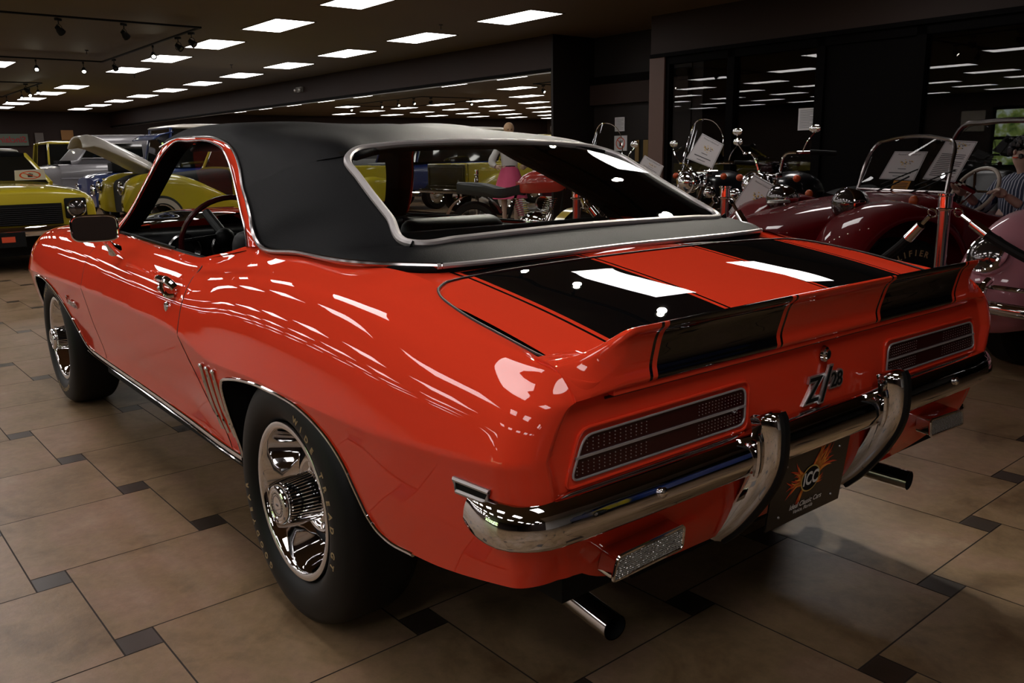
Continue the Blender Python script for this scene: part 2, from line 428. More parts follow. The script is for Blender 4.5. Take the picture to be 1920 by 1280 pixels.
for i in range(P.shape[0]-1):
    for j in range(b-1):
        q = [i*b+j, i*b+j+1, (i+1)*b+j+1, (i+1)*b+j]; (F1 if stripe_mat((ys[j]+ys[j+1])/2) else F0).append(q)
g.add(V, F0, 0, PN.reshape(-1, 3)); n0 = len(F0)
g.f += F1; g.m += [1]*len(F1)
lid = g.build('trunk_lid', [RED, BLACKP], CAR)
# gap around the lid
e = [(x, lid_edge(x)+.003, deckz(x, lid_edge(x))) for x in np.linspace(-.90, -.40, 30)] + [(-.383, .67, deckz(-.383, .67)), (-.376, .62, deckz(-.376, .62))] + [(-.374, y, deckz(-.374, y)+.001) for y in np.linspace(.5, 0, 8)]
e = e + [(x, -y, z) for x, y, z in e[::-1]]
G().tube([(x, y, z+.0012) for x, y, z in e], .0030, 6).build('trunk_lid_seam', [GROOVE], lid)
# stripe ends painted on the filler panel
for sgn in (1, -1):
    g = G()
    def patch(y0, y1, x0, x1, cr=0):
        n = 8; Q = []
        for t in np.linspace(0, 1, 5):
            x = x0 + (x1-x0)*t; Q.append([(x, sgn*(y0+(y1-y0)*s), deckz(x, y0+(y1-y0)*s)-.0004) for s in np.linspace(0, 1, n)])
        g.grid(Q, 0)
    patch(YST[0]+.0, YST[1], -.373, -.322)
    patch(LIN[0], LIN[1], -.373, -.313); patch(LIN2[0], LIN2[1], -.373, -.313); patch(LIN2[0], LIN[1], -.313, -.306)
    g.build('stripe_end', [BLACKP], CAR)

# rear spoiler
lip_y = [0, .62, .67, .70, .73, .765, .80]; lip_z = [.909, .906, .903, .893, .873, .853, .845]; lip_x = [-.984, -.980, -.972, -.955, -.915, -.875, -.842]
yy = sorted(set([0, *YST, *LIN, *LIN2, *np.linspace(.02, .18, 5), *np.linspace(.24, .57, 8), .63, .65, *np.linspace(.665, .797, 22)]))
yy = np.array([-y for y in yy[::-1] if y > 0] + yy); SP = []
def sp_sec(a):
    xf0 = -.835; dz = deckz(xf0, min(a, .74)); bz = .788; bx = -.950; lz = .909 - .004*(a/.66)**3; lx = -.984 + .010*(a/.7)**3
    s0 = [(xf0, dz), (xf0-.03, dz-.004), (xf0-.075, dz+.012), (lx+.035, lz-.014), (lx+.008, lz-.0015), (lx, lz), (lx-.001, lz-.005), (lx*.72+bx*.28+.004, lz*.82+bz*.18),
          (lx*.36+bx*.64+.006, lz*.5+bz*.5), (bx+.001, bz+.03), (bx-.001, bz+.004), (bx+.004, bz), (bx+.05, bz+.004)]
    return spline(s0, 46)
S1 = spline([(-.838, .846), (-.862, .846), (-.888, .841), (-.912, .829), (-.932, .812), (-.945, .797), (-.950, .790), (-.90, .790)], 46)
# match the outer edge to the lip and base of the inner section
S1 = np.array([S1[min(45, int(round(v)))] for v in np.interp(np.arange(46), [0, 16, 22, 38, 41, 45], [0, 12, 17, 36, 39, 45])])
for y in yy:
    a = abs(y); k = max(0, (a-.675)/.122); k = min(1, k); b_ = 1-(1-k)**1.9; b_ = b_*min(1, k*4)**.5 if k < .25 else b_
    P0 = sp_sec(min(a, .70)); Q = P0*(1-b_) + S1*b_
    SP.append([(p[0], y, p[1]) for p in Q])
SP = np.array(SP); g = G(); b = SP.shape[1]
for i in range(len(SP)-1):
    for j in range(b-1):
        s_ = stripe_mat((yy[i]+yy[i+1])/2)
        g.f.append([i*b+j, (i+1)*b+j, (i+1)*b+j+1, i*b+j+1]); g.m.append(s_)
g.v = [tuple(p) for p in SP.reshape(-1, 3)]; g.n = [(0, 0, 0)]*len(g.v)
nb = len(g.v)
for e_ in (0, len(SP)-1): g.f.append([e_*b+j for j in range(b)]); g.m.append(0)
spoiler = g.build('spoiler', [RED, BLACKP], CAR, angle=50)

# vinyl roof (left half tables, mirrored)
A = []
rows = [((2.0, 0, 1.285), (1.93, .575, 1.262)), ((1.7, 0, 1.314), (1.7, .580, 1.290)), ((1.4, 0, 1.329), (1.42, .588, 1.291)), ((1.1, 0, 1.333), (1.17, .600, 1.279)),
        ((.85, 0, 1.322), (.98, .622, 1.246)), ((.6, 0, 1.293), (.83, .658, 1.185)), ((.375, 0, 1.245), (.70, .703, 1.115))]
for k, (c, e) in enumerate(rows):
    c = np.array(c); e = np.array(e); r = []
    for v, bz in ((0, 0), (.25, .2), (.5, .48), (.72, .60), (.88, .60), (.96, .38), (1, 0)):
        p = c*(1-v) + e*v; crown = .052 if k < 4 else (.052 - .004*(k-3)); p[2] += crown*bz*(1.35 - .0*v); p[0] = c[0]*(1-v*v) + e[0]*v*v; r.append(p)
    A.append(r)
cor = np.array([.305, .530, 1.212])
A[6] = [np.array(q) for q in ((.382, 0, 1.245), (.378, .19, 1.243), (.368, .37, 1.236), (.305, .530, 1.212), (.46, .625, 1.185), (.61, .683, 1.142), (.70, .703, 1.115))]
A[5][3] = np.array([.50, .50, 1.262]); A[5][4] = np.array([.63, .59, 1.235]); A[5][5] = np.array([.765, .640, 1.205])
A[5][1] = np.array([.605, .16, 1.290]); A[5][2] = np.array([.59, .33, 1.281])
PA = tensor(A, 70, 49)
I = [(.305, .530, 1.212), (.27, .560, 1.190), (.19, .572, 1.150), (.096, .585, 1.102), (-.02, .600, 1.046), (-.136, .617, .9880), (-.149, .604, .9855), (-.148, .48, .987), (-.142, .25, .991), (-.138, 0, .993)]
O = [(.70, .703, 1.115), (.61, .728, 1.072), (.53, .752, 1.030), (.455, .776, .992), (.385, .790, .960), (.15, .776, .953), (-.17, .742, .949), (-.305, .62, .944), (-.315, .3, .943), (-.30, 0, .943)]
B = []
for k, (i_, o_) in enumerate(zip(I, O)):
    i_ = np.array(i_); o_ = np.array(o_); r = []
    bl = [.018, .022, .026, .028, .026, .020, .012, .008, .004, .004][k]
    for t in (0, .28, .54, .78, 1):
        p = i_*(1-t) + o_*t; q = bl*4*t*(1-t); p += np.array([-.25, .80, .55])*q if k < 6 else np.array([0, 0, .9])*q; r.append(p)
    B.append(r)
B[0] = [PA[-1][k] for k in (24, 30, 36, 42, 48)]
PB = tensor(B, 110, 25)
PB[0] = PA[-1][24:49]
g = G(); g.grid(PA, 0); g.grid(PB, 0)
g.mirror_y()
roof = g.build('vinyl_roof', [VINYL], CAR, angle=60)
sm = roof.modifiers.new('thick', 'SOLIDIFY'); sm.thickness = .022; sm.offset = -1
# seam stitched from the window corner to the roof edge
def roofline(P, off=.0): return [(p[0], p[1], p[2]+off) for p in P]
for sgn in (1, -1):
    # bright moulding along the vinyl edge (drip rail down the sail to the deck)
    edge = [r[-1] for r in A[:-1]] + [np.array(p) for p in O[:8]]
    e = spline([(p[0], sgn*(p[1]+(.004 if p[2] > 1.0 else .007)), p[2]+(-.002 if p[2] > 1.0 else .004)) for p in edge], 120)
    G().tube(e, [.0056]*70+[.0072]*50, 8).build('drip_moulding', [DCHROME, TRIMG], CAR)
    dk = spline([(p[0], sgn*(p[1]+.012), p[2]-.006) for p in edge[6:]], 60)
rear = spline([(-.300, .64, .9475), (-.318, .55, .9485), (-.325, .3, .9495), (-.312, 0, .950), (-.325, -.3, .9495), (-.318, -.55, .9485), (-.300, -.64, .9475)], 60)
G().tube(rear, .0072, 8).build('deck_moulding', [TRIMG], CAR)
# rear window: glass and moulding
per = I[1:9]; perim = [(.382, 0, 1.245), (.378, .19, 1.243), (.368, .37, 1.236), (.335, .50, 1.220)] + I[1:]
perim = perim[:-1] + [I[-1]]
full = [np.array(p) for p in perim] + [np.array((p[0], -p[1], p[2])) for p in perim[-2:0:-1]]
loop = spline(full, 240, closed=True)
G().tube(loop+np.array([-.002, 0, .002]), .0115, 10, closed=True, flat=None).build('rear_window_moulding', [TRIMG], CAR)
botc = spline([I[6], I[7], I[8], I[9]], 12); topc = spline([(.335, .50, 1.220), (.368, .37, 1.236), (.378, .19, 1.243), (.382, 0, 1.245)], 12)
gl = []
for t in np.linspace(0, 1, 16):
    row = []
    for k in range(12):
        w = 1 - k/11; bq, tq = botc[k], topc[k]; p = bq*(1-t) + tq*t; yb = bq[1]*(1-t) + (tq[1])*t; ymax = .600*(1-t) + .555*t
        p = p.copy(); p[1] = ymax*w
        bulge = .020*math.sin(PI*t)*(1-.5*w*w) + .006*(1-w*w); p += np.array([-.44, 0, .9])*bulge; row.append(p)
    gl.append(row)
gl = np.array(gl); full = np.concatenate([gl, (gl[:, ::-1]*np.array([1, -1, 1]))[:, 1:]], axis=1)
GN = grid_normals(full); GN *= np.sign(GN[:, :, 2:3])
G().grid(full, 0, nrm=GN).build('rear_window', [GLASS], CAR)

# side window frames, glass
WI = [(2.09, .755, .893), (1.98, .715, .985), (1.87, .668, 1.11), (1.775, .618, 1.228), (1.70, .600, 1.268), (1.5, .600, 1.277), (1.3, .606, 1.274), (1.167, .618, 1.262), (1.03, .635, 1.236), (.93, .655, 1.19), (.76, .705, 1.115), (.62, .748, 1.045), (.50, .784, .975), (.478, .792, .950)]
WO = [(2.20, .745, .895), (2.07, .70, .99), (1.96, .65, 1.12), (1.87, .600, 1.245), (1.72, .584, 1.290), (1.5, .588, 1.294), (1.3, .596, 1.288), (1.17, .606, 1.277), (1.0, .630, 1.250), (.87, .655, 1.202), (.70, .707, 1.118), (.56, .752, 1.045), (.43, .792, .980), (.385, .800, .958)]
sill = [(.478, .792, .950), (.60, .806, .925), (.72, .816, .905), (.824, .822, .893), (1.2, .810, .894), (1.6, .793, .897), (2.09, .755, .893)]
for sgn in (1, -1):
    wi = spline([(x, sgn*y, z) for x, y, z in WI], 80); wo = spline([(x, sgn*y, z) for x, y, z in WO], 80)
    mid = (wi+wo)/2 + np.array([0, sgn*.006, 0])
    P = np.stack([wo, mid, wi, wi + np.array([0, -sgn*.006, 0])], 1)
    wf = G().grid(P).build('window_frame', [RED], CAR, angle=60)
    Q = np.stack([wo + np.array([0, -sgn*.010, -.006]), wi + np.array([0, -sgn*.0055, 0]), wi + np.array([0, -sgn*.085, 0]), wo + np.array([0, -sgn*.09, -.01])], 1); G().grid(Q).build('pillar_lining', [DARKIN], CAR, angle=60)
    G().tube(wi + np.array([0, sgn*.003, 0]), .0034, 8).build('window_trim', [DCHROME], wf)
    sl = spline([(x, sgn*y, z+.002) for x, y, z in sill], 50)
    G().tube(sl[20:], .005, 8).tube(sl[20:] + np.array([0, -sgn*.012, .004]), .004, 8, m=1).build('beltline_moulding', [CHROME, BLACK], CAR)
    W2 = spline([(x, sgn*(y-.02), z) for x, y, z in WI], 40)
    S2 = spline([(x, sgn*(y-.02), z) for x, y, z in sill[::-1]], 40)
    up = W2; # glass between frame curve and sill, ruled by x
    if sgn < 0 or True:
        q = []
        xs_ = np.linspace(.50, 2.06, 40)
        wx = W2[:, 0]
        for x in xs_:
            k = int(np.argmin(np.abs(wx - x))); s_ = int(np.argmin(np.abs(S2[:, 0]-x)))
            zt = float(np.interp(x, wx[::-1], W2[::-1, 2])); yt = float(np.interp(x, wx[::-1], W2[::-1, 1]))
            zb = float(np.interp(-x, -S2[:, 0], S2[:, 2])); yb = float(np.interp(-x, -S2[:, 0], S2[:, 1]))
            q.append([(x, yb+(yt-yb)*t, zb+(zt-zb)*t) for t in np.linspace(0, 1, 6)])
        pass
    # inner door panel
    G().add([(.3, sgn*.76, .3), (2.3, sgn*.76, .3), (2.3, sgn*.74, .88), (.3, sgn*.77, .88)], [(0, 1, 2, 3)]).add([(.48, sgn*.80, .94), (.82, sgn*.82, .885), (2.1, sgn*.757, .888), (2.1, sgn*.70, .878), (.8, sgn*.74, .87), (.4, sgn*.74, .90)], [(0, 1, 2, 3, 4, 5)]).build('door_lining', [DARKIN], CAR, fixn=False)
# windshield
def wsP(t, s):
    b = np.array([2.50 - .38*s*s, .76*s, .925 - .03*s*s]); u = np.array([2.02 - .13*s*s, .58*s, 1.282 - .012*s*s])
    return b*(1-t) + u*t + np.array([.02, 0, .02])*math.sin(PI*t)
P = [[wsP(t, s) for s in np.linspace(-1, 1, 25)] for t in np.linspace(0, 1, 10)]
G().grid(P).build('windshield', [glass('laminated_windscreen', (.80, .84, .82), .45)], CAR)
G().tube([wsP(1, s)+np.array([0, 0, .004]) for s in np.linspace(-1, 1, 25)], .007).tube([wsP(0, s) for s in np.linspace(-1, 1, 25)], .007).build('windshield_moulding', [CHROME], CAR)
# hood + cowl + nose
hd = []
for x in np.linspace(2.2, 3.66, 26):
    e = float(pchip(belx, bely, x)); ez = float(pchip(belx, belz, x)); row = []
    for s in np.linspace(-1, 1, 61):
        z = ez + .035*(1-s*s) - .0 + .018*math.exp(-((abs(s)-.0)/.35)**4)
        row.append((x - 0*.3, e*s, z))
    hd.append(row)
hd = np.array(hd); HN = grid_normals(hd); HN *= np.sign(HN[:, :, 2:3])
g = G().grid(hd, 0, nrm=HN); nq = hd.shape[1]-1
for k in range(len(g.f)):
    if .20 < abs(np.mean([g.v[i][1] for i in g.f[k]])) < .58: g.m[k] = 1
g.build('hood', [RED, BLACKP], CAR)
fr = side[-1]; P = [[(3.68 + .02*(1-s*s), p[1]*s, p[2]) for s in np.linspace(-1, 1, 15)] for p in fr[NT-1:]]
G().grid(P).build('front_panel', [RED], CAR)
g = G(); g.box((3.70, 0, .60), (.02, 1.0, .14), 0)
for k in range(8): g.box((3.713, 0, .54+k*.017), (.01, .98, .004), 1)
g.build('grille', [BLACK, CHROME], CAR)
g = G()
P = []
for y in np.linspace(-.84, .84, 41):
    a = abs(y)/.84; x = 3.76 - .05*a*a - .28*max(0, a-.86)/.14*max(0, a-.86)/.14
    P.append([(x-.05, y*(1), .53), (x-.01, y, .53), (x+.012, y, .505), (x+.012, y, .475), (x-.02, y, .45), (x-.06, y, .455)])
g.grid(P).build('front_bumper', [CHROME], CAR)

# rear bumper
bp_ = spline([(-.937, 0), (-.937, .4), (-.936, .70), (-.933, .80), (-.921, .866), (-.890, .897), (-.850, .902), (-.797, .893)], 60)
prof = [(-.045, .616), (-.015, .6225), (.006, .6205), (.022, .612), (.033, .598), (.0395, .579), (.0415, .560), (.0400, .5555), (.037, .543), (.030, .534), (.012, .529), (-.035, .529)]
pr = spline(prof[:7], 26); pr2 = spline(prof[6:], 14)[1:]; pr = np.vstack([pr, pr2])
T = np.gradient(bp_, axis=0); T /= np.linalg.norm(T, axis=1, keepdims=True); N = np.stack([-T[:, 1], T[:, 0]], 1)
half = []
for k, (q, n) in enumerate(zip(bp_, N)):
    en = max(0, (k-50)/9.0); sc = 1 - .12*en**3; zc_ = .578
    dz = -.022*max(0, (q[0]+.96)/.155)
    half.append([(q[0]+n[0]*d*sc, q[1]+n[1]*d*sc, zc_+(z-zc_)*sc+dz*.2) for d, z in pr])
half = np.array(half); fullb = np.concatenate([(half[::-1]*np.array([1, -1, 1]))[:-1], half])
g = G(); g.grid(fullb)
for e_ in (0, -1):
    ring = fullb[e_]; b0 = len(g.v); g.v += [tuple(p) for p in ring]; g.n += [(0, 0, 0)]*len(ring); g.f.append([b0+i for i in range(len(ring))]); g.m.append(0)
bumper = g.build('rear_bumper', [CHROME], CAR, angle=40)
for y in (.60, -.60):
    G().ball((-.9805, y, .577), (.006, .011, .011)).build('bumper_bolt', [CHROME], bumper)
for y, x in ((.50, -.952), (-.50, -.952), (.878, -.885), (-.878, -.885)):
    G().ball((x, y, .536), (.016, .016, .004)).build('bumper_plug', [SATIN], bumper)
# bumper guards with rubber strips
OUT = spline([(-.958, .663), (-.982, .671), (-1.000, .664), (-1.008, .640), (-1.011, .60), (-1.009, .558), (-.999, .520), (-.976, .472), (-.943, .420), (-.903, .368), (-.868, .333)], 40)
INN = spline([(-.950, .655), (-.955, .64), (-.955, .60), (-.952, .56), (-.945, .52), (-.930, .48), (-.908, .44), (-.880, .40), (-.852, .365), (-.838, .345)], 40)
for sgn in (1, -1):
    P = []
    for k in range(40):
        o, i = OUT[k], INN[k]; t = k/39; w = .034 - .006*t; ring = []
        for (a, b) in ((0, 1.15), (.45, 1.05), (.75, .86), (.92, .58), (1, .38), (1, -.38), (.92, -.58), (.75, -.86), (.45, -1.05), (0, -1.15)):
            ring.append((i[0]*(1-a)+o[0]*a, sgn*.258 + b*w, i[1]*(1-a)+o[1]*a))
        P.append(ring)
    g = G(); g.grid(P); b0 = 0; g.f += [list(range(10)), [39*10+j for j in range(10)]]; g.m += [0, 0]
    # ribbed collar where the guard meets the bumper
    for dy, r in ((.050, .050), (-.050, .050)):
        g.tube([(-.972 - .010*math.cos(t), sgn*.258 + dy*.9, .576 + .046*math.sin(t)) for t in np.linspace(-1.3, 1.3, 12)], .006, 6)
    gd = g.build('bumper_guard', [CHROME], CAR, angle=45)
    P = []
    for k in range(4, 40):
        o, i = OUT[k], INN[k]; d = np.array(o) - np.array(i); d /= np.linalg.norm(d) + 1e-9; nx, nz = d
        tg = OUT[min(k+1, 39)] - OUT[k-1]; tg /= np.linalg.norm(tg); nx, nz = (tg[1], -tg[0])
        if nx > 0: nx, nz = -nx, -nz
        P.append([(o[0]-nx*.002, sgn*.258+.0105, o[1]-nz*.002), (o[0]+nx*.008, sgn*.258+.009, o[1]+nz*.008), (o[0]+nx*.0095, sgn*.258, o[1]+nz*.0095), (o[0]+nx*.008, sgn*.258-.009, o[1]+nz*.008), (o[0]-nx*.002, sgn*.258-.0105, o[1]-nz*.002)])
    g = G(); g.grid(P); g.f += [list(range(5)), [35*5+j for j in range(5)]]; g.m += [0, 0]; g.build('rubber_strip', [RUBBER], gd)

# tail lights
XT = -.9325
for sgn in (1, -1):
    c = [(.296, .718), (.764, .7155), (.797, .636), (.295, .636)]
    def rnd(c, rr, n=6):
        out = []
        for k in range(4):
            p = np.array(c[k]); a = np.array(c[k-1]) - p; b = np.array(c[(k+1) % 4]) - p; a /= np.linalg.norm(a); b /= np.linalg.norm(b)
            for t in np.linspace(0, 1, n): out.append(p + a*rr*(1-t)**2 + b*rr*t**2)
        return out
    R0 = rnd(c, .022); cen = np.array([.54, .677])
    lo = [(XT-.0035, sgn*y, z) for y, z in R0]
    g = G(); g.tube(lo, .0024, 8, closed=True)
    lamp = g.build('tail_light', [TRIMG], CAR)
    g = G(); R1 = [(XT-.0015, sgn*y, z) for y, z in R0]; g.add(R1, [list(range(len(R1)))])
    g.build('lens', [LENSR], lamp, angle=0)
    G().box((XT-.004, sgn*.54, .677), (.004, .490, .0042)).build('divider_bar', [TRIMG], lamp)
    g = G()
    for zt in (.7065, .6655):
        for (ya, yb) in ((.60, .755 if zt > .69 else .78), (.31, .445)):
            n = int((yb-ya)/(.0138 if ya > .5 else .0102))
            for a in range(n+1):
                for b_ in range(4):
                    y = ya + (yb-ya)*a/n; z = zt - b_*.0068
                    g.ball((XT-.0022, sgn*y, z), (.0012, .0014, .0014), 6)
    g.build('reflector_dots', [DOTM], lamp)
    # recess lip round the lamp in body colour
    R2 = rnd([(.283, .7305), (.772, .728), (.811, .623), (.282, .623)], .022)
    G().tube([(XT-.001, sgn*y, z) for y, z in R2], .0035, 8, closed=True).build('lamp_recess', [RED], lamp)
    # backup lamp
    R3 = rnd([(.512, .478), (.70, .470), (.715, .425), (.518, .431)], .010)
    f = [(-.960, sgn*y, z) for y, z in R3]; bk = [(-.92, sgn*(y*1.0+.0), z+.004) for y, z in R3]
    g = G(); n = len(f); g.add(f+bk, [[i, (i+1) % n, n+(i+1) % n, n+i] for i in range(n)]); g.tube(f, .0038, 6, closed=True)
    bl = g.build('backup_lamp', [CHROME], CAR)
    g = G(); g.add([(-.961, sgn*y, z) for y, z in R3], [list(range(n))]); g.build('lens', [CLEARL], bl, angle=0)
    g = G()
    for k in range(11):
        for j in range(1):
            z = .4315 + k*.0042; y0 = .520; y1 = .703 + (.478-z)*.25
            g.tube([(-.9615, sgn*y0, z), (-.9615, sgn*y1, z-.004)], .0012, 4)
    g.build('lens_ribs', [CLEARL], bl)
    # side marker
    x0, x1 = -.768, -.862
    q = [side_pt(x0, .629, .004, sgn), side_pt(x1, .629, .004, sgn), side_pt(x1+.012, .606, .004, sgn), side_pt(x0+.0, .604, .004, sgn)]
    g = G().tube(np.array(q), .0052, 6, closed=True, m=0); g.add([p*np.array([1, 1, 1]) for p in q], [(0, 1, 2, 3)], 1)
    g.build('side_marker', [TRIMG, BLACK], CAR)
    # louvres
    for x in (.520, .468, .416):
        pts = [side_pt(x + .010*math.sin(PI*t)*1 - .014*t, .607 - t*(.607-.405), .003, sgn) for t in np.linspace(0, 1, 16)]
        g = G().tube(pts, [.0035 + .0035*math.sin(PI*min(1, t*1.3+.05))**.5 if t < .8 else .0055 for t in np.linspace(0, 1, 16)], 8)
        g.ball(side_pt(x, .608, .004, sgn), (.013, .006, .007), 10)
        g.build('louvre', [CHROME], CAR)
    d = DOORL if sgn > 0 else DOORR
    # door handle
    g = G()
    hp = [side_pt(1.005, .808, .006, sgn), side_pt(.93, .808, .026, sgn), side_pt(.85, .808, .034, sgn), side_pt(.79, .806, .032, sgn), side_pt(.775, .800, .012, sgn)]
    g.tube(spline(hp, 20), [.004 + .009*math.sin(PI*min(1, t+.2)*.5) for t in np.linspace(0, 1, 20)], 10, flat=1)
    g.tube(spline([side_pt(.86, .800, .03, sgn), side_pt(.82, .785, .030, sgn), side_pt(.79, .775, .02, sgn), side_pt(.775, .782, .004, sgn)], 12), .008, 8)
    g.ball(side_pt(.875, .788, .022, sgn), .010, 10)
    g.build('door_handle', [CHROME], d)
    p = side_pt(.83, .742, .003, sgn); g = G(); g.lathe([(0, .004), (.008, .004), (.013, .002), (.015, -.004)], p, 20, 0, 'y', (.9, 1.15))
    if sgn < 0: pass
    g.build('key_lock', [CHROME], d)
# badge on the fender
p = side_pt(2.27, .580, .003); M = frame(p, (-1, 0, -.03), (0, .18, 1)); g = G(); put_text(g, 'Camaro', .062, M, 0, depth=.003, bold=.001, shear=.3); g.build('fender_script', [CHROME], CAR)
# trunk lock and emblem
g = G(); g.lathe([(0, -.012), (.0105, -.012), (.0115, -.009), (.016, -.006), (.018, 0)], (XT-.003, 0, .7425), 24, 0, 'x', (.9, 1.1)); g.ball((XT-.013, 0, .7425), (.004, .009, .011), 12, 1)
g.build('trunk_lock', [CHROME, BLACK], CAR)
g = G()
for (txt, sz, y_, z_, sh, st) in (('Z', .083, .043, .6605, .22, 1.0), ('/', .112, .002, .667, .12, 1.0), ('28', .050, -.056, .672, .0, 1.0)):
    for (off, dp, m_) in ((.0048, .003, 0), (.0004, .0042, 1)):
        V, F = text_mesh(txt, sz, dp, off, sh); M = frame((XT-.003-(.006 if txt == '/' else 0), y_, z_), (0, -1, .0), (0, 0, 1)); g.add([M @ v for v in V], F, m_)
g.build('emblem', [SATIN, BLACK], CAR)
# lower edge of the trunk lid under the spoiler
g = G(); g.box((-.936, 0, .7835), (.020, 1.40, .013), 0, bev=.003); g.build('trunk_lid_edge', [RED], lid)
G().tube([(-.9335, y, .7745) for y in np.linspace(-.71, .71, 30)], .0028, 6).build('trunk_lid_seam', [GROOVE], lid)
# licence plate
PL = G(); pc = Vector((-.948, .050, .447)); tilt = (-.10, 0, 1)
M = frame(pc, (0, -1, 0), (-.12, 0, 1))
def onp(x, y, z=0): return M @ Vector((x, y, z))
PL.add([onp(-.152, -.090), onp(.152, -.090), onp(.152, .090), onp(-.152, .090)], [(0, 1, 2, 3)])
PL.add([onp(-.152, -.090, -.003), onp(.152, -.090, -.003), onp(.152, .090, -.003), onp(-.152, .090, -.003)], [(3, 2, 1, 0)])
pl = PL.build('license_plate', [mat('plate_black', (.012, .010, .010), .35)], CAR, fixn=False)
g = G()
rng = random.Random(3)
def flame(g, bx, by, ang, L, w, m, curl=.5):
    n = 7; c = []; a = ang; x, y = bx, by
    for k in range(n+1): c.append((x, y, a)); x += math.cos(a)*L/n; y += math.sin(a)*L/n; a += curl*rng.uniform(.3, 1)/n*2
    l = [(p[0]-math.sin(p[2])*w*(1-k/n), p[1]+math.cos(p[2])*w*(1-k/n)) for k, p in enumerate(c)]; r = [(p[0]+math.sin(p[2])*w*(1-k/n), p[1]-math.cos(p[2])*w*(1-k/n)) for k, p in enumerate(c)]
    for k in range(n): g.add([onp(*l[k], .0012-m*.0004), onp(*l[k+1], .0012-m*.0004), onp(*r[k+1], .0012-m*.0004), onp(*r[k], .0012-m*.0004)], [(0, 1, 2, 3)], m)
for (m, sc) in ((1, 1.0), (0, .72)):
    rng = random.Random(5)
    for k in range(9): flame(g, .028*math.cos(.2+k*.12), .012+.028*math.sin(.2+k*.12), .45+k*.09, (.095)*sc*rng.uniform(.6, 1.1), .0085*sc, m, .6 if k % 2 else -.5)
    for k in range(8): flame(g, -.03, .012+.01*math.sin(k), PI-.75+k*.16, .068*sc*rng.uniform(.6, 1.1), .0075*sc, m, -.6 if k % 2 else .5)
    for k in range(4): flame(g, -.02, -.012, PI+.75+k*.1, .05*sc, .005*sc, m, .4); flame(g, .025, -.006, -.5+k*.25, .035*sc, .004*sc, m, .7)
n = 28
for (r, m, z) in ((.034, 2, .0016), (.0305, 3, .0020)):
    g.add([onp(r*1.12*math.cos(2*PI*k/n), .008+r*1.0*math.sin(2*PI*k/n), z) for k in range(n)], [list(range(n))], m)
put_text(g, 'ICC', .040, M @ Matrix.Translation((0, .008, .003)) @ Matrix.Diagonal((.92, 1.15, 1, 1)), 4, bold=.0012)
put_text(g, 'Ideal Classic Cars', .0185, M @ Matrix.Translation((-.004, -.052, .002)), 4, shear=.2, bold=.0003)
put_text(g, 'Venice, Florida', .0135, M @ Matrix.Translation((-.012, -.067, .002)), 4, shear=.2, bold=.0002)
g.build('plate_print', [FLAME, FLAME2, GOLD, BLACK, WHITE], pl, angle=0, fixn=False)
g = G()
for x in (-.108, .108):
    for y in (-.064, .064): g.ball(tuple(onp(x, y, .001)), .0032, 8)
g.build('plate_screw', [SATIN], pl)
# exhausts
for sgn in (1, -1):
    pth = spline([(-.35, sgn*.56, .27), (-.6, sgn*.585, .262), (-.87, sgn*.613, .250)], 14)
    g = G(); g.tube(pth, .0285, 24, caps=False); g.tube(pth, .0262, 24, m=1, caps=False)
    e = pth[-1]; d = pth[-1]-pth[-2]; d /= np.linalg.norm(d)
    g.add([pth[3] + np.array([0, .026*math.cos(a), .026*math.sin(a)]) for a in np.linspace(0, 2*PI, 12, endpoint=False)], [list(range(12))], 1)
    g.build('exhaust_pipe', [CHROME, BLACK], CAR, fixn=False)
# door mirror (driver side)
g = G(); mc = Vector((1.44, .990, .964)); w, h = .078, .047
ring = []
for t in np.linspace(0, 2*PI, 40, endpoint=False):
    cx, cy = math.cos(t), math.sin(t); ring.append((abs(cx)**.45*math.copysign(1, cx)*w, abs(cy)**.45*math.copysign(1, cy)*h))
fd = Vector((-1, .26, .10)).normalized(); M = frame(mc, Vector((0, 0, 1)).cross(fd)*1, (0, 0, 1))
P = [[M @ Vector((a*s, b*s, d)) for a, b in ring] for s, d in ((1.0, 0), (1.02, -.006), (.99, -.02), (.88, -.045), (.6, -.06), (.01, -.066))]
g.grid(P, 0, cv=True); g.tube([M @ Vector((a, b, .001)) for a, b in ring], .004, 6, closed=True)
g.tube(spline([tuple(M @ Vector((.02, -.04, -.02))), (1.50, .945, .912), (1.54, .905, .868)], 8), [.012, .011, .011, .012, .013, .015, .02, .028], 10)
mir = g.build('door_mirror', [CHROME], CAR)
g = G(); g.add([M @ Vector((a*.97, b*.97, .0005)) for a, b in ring], [list(range(40))]); g.build('mirror_glass', [mat('mirror_glass', (.9, .9, .9), .0, metal=1)], mir, angle=0)

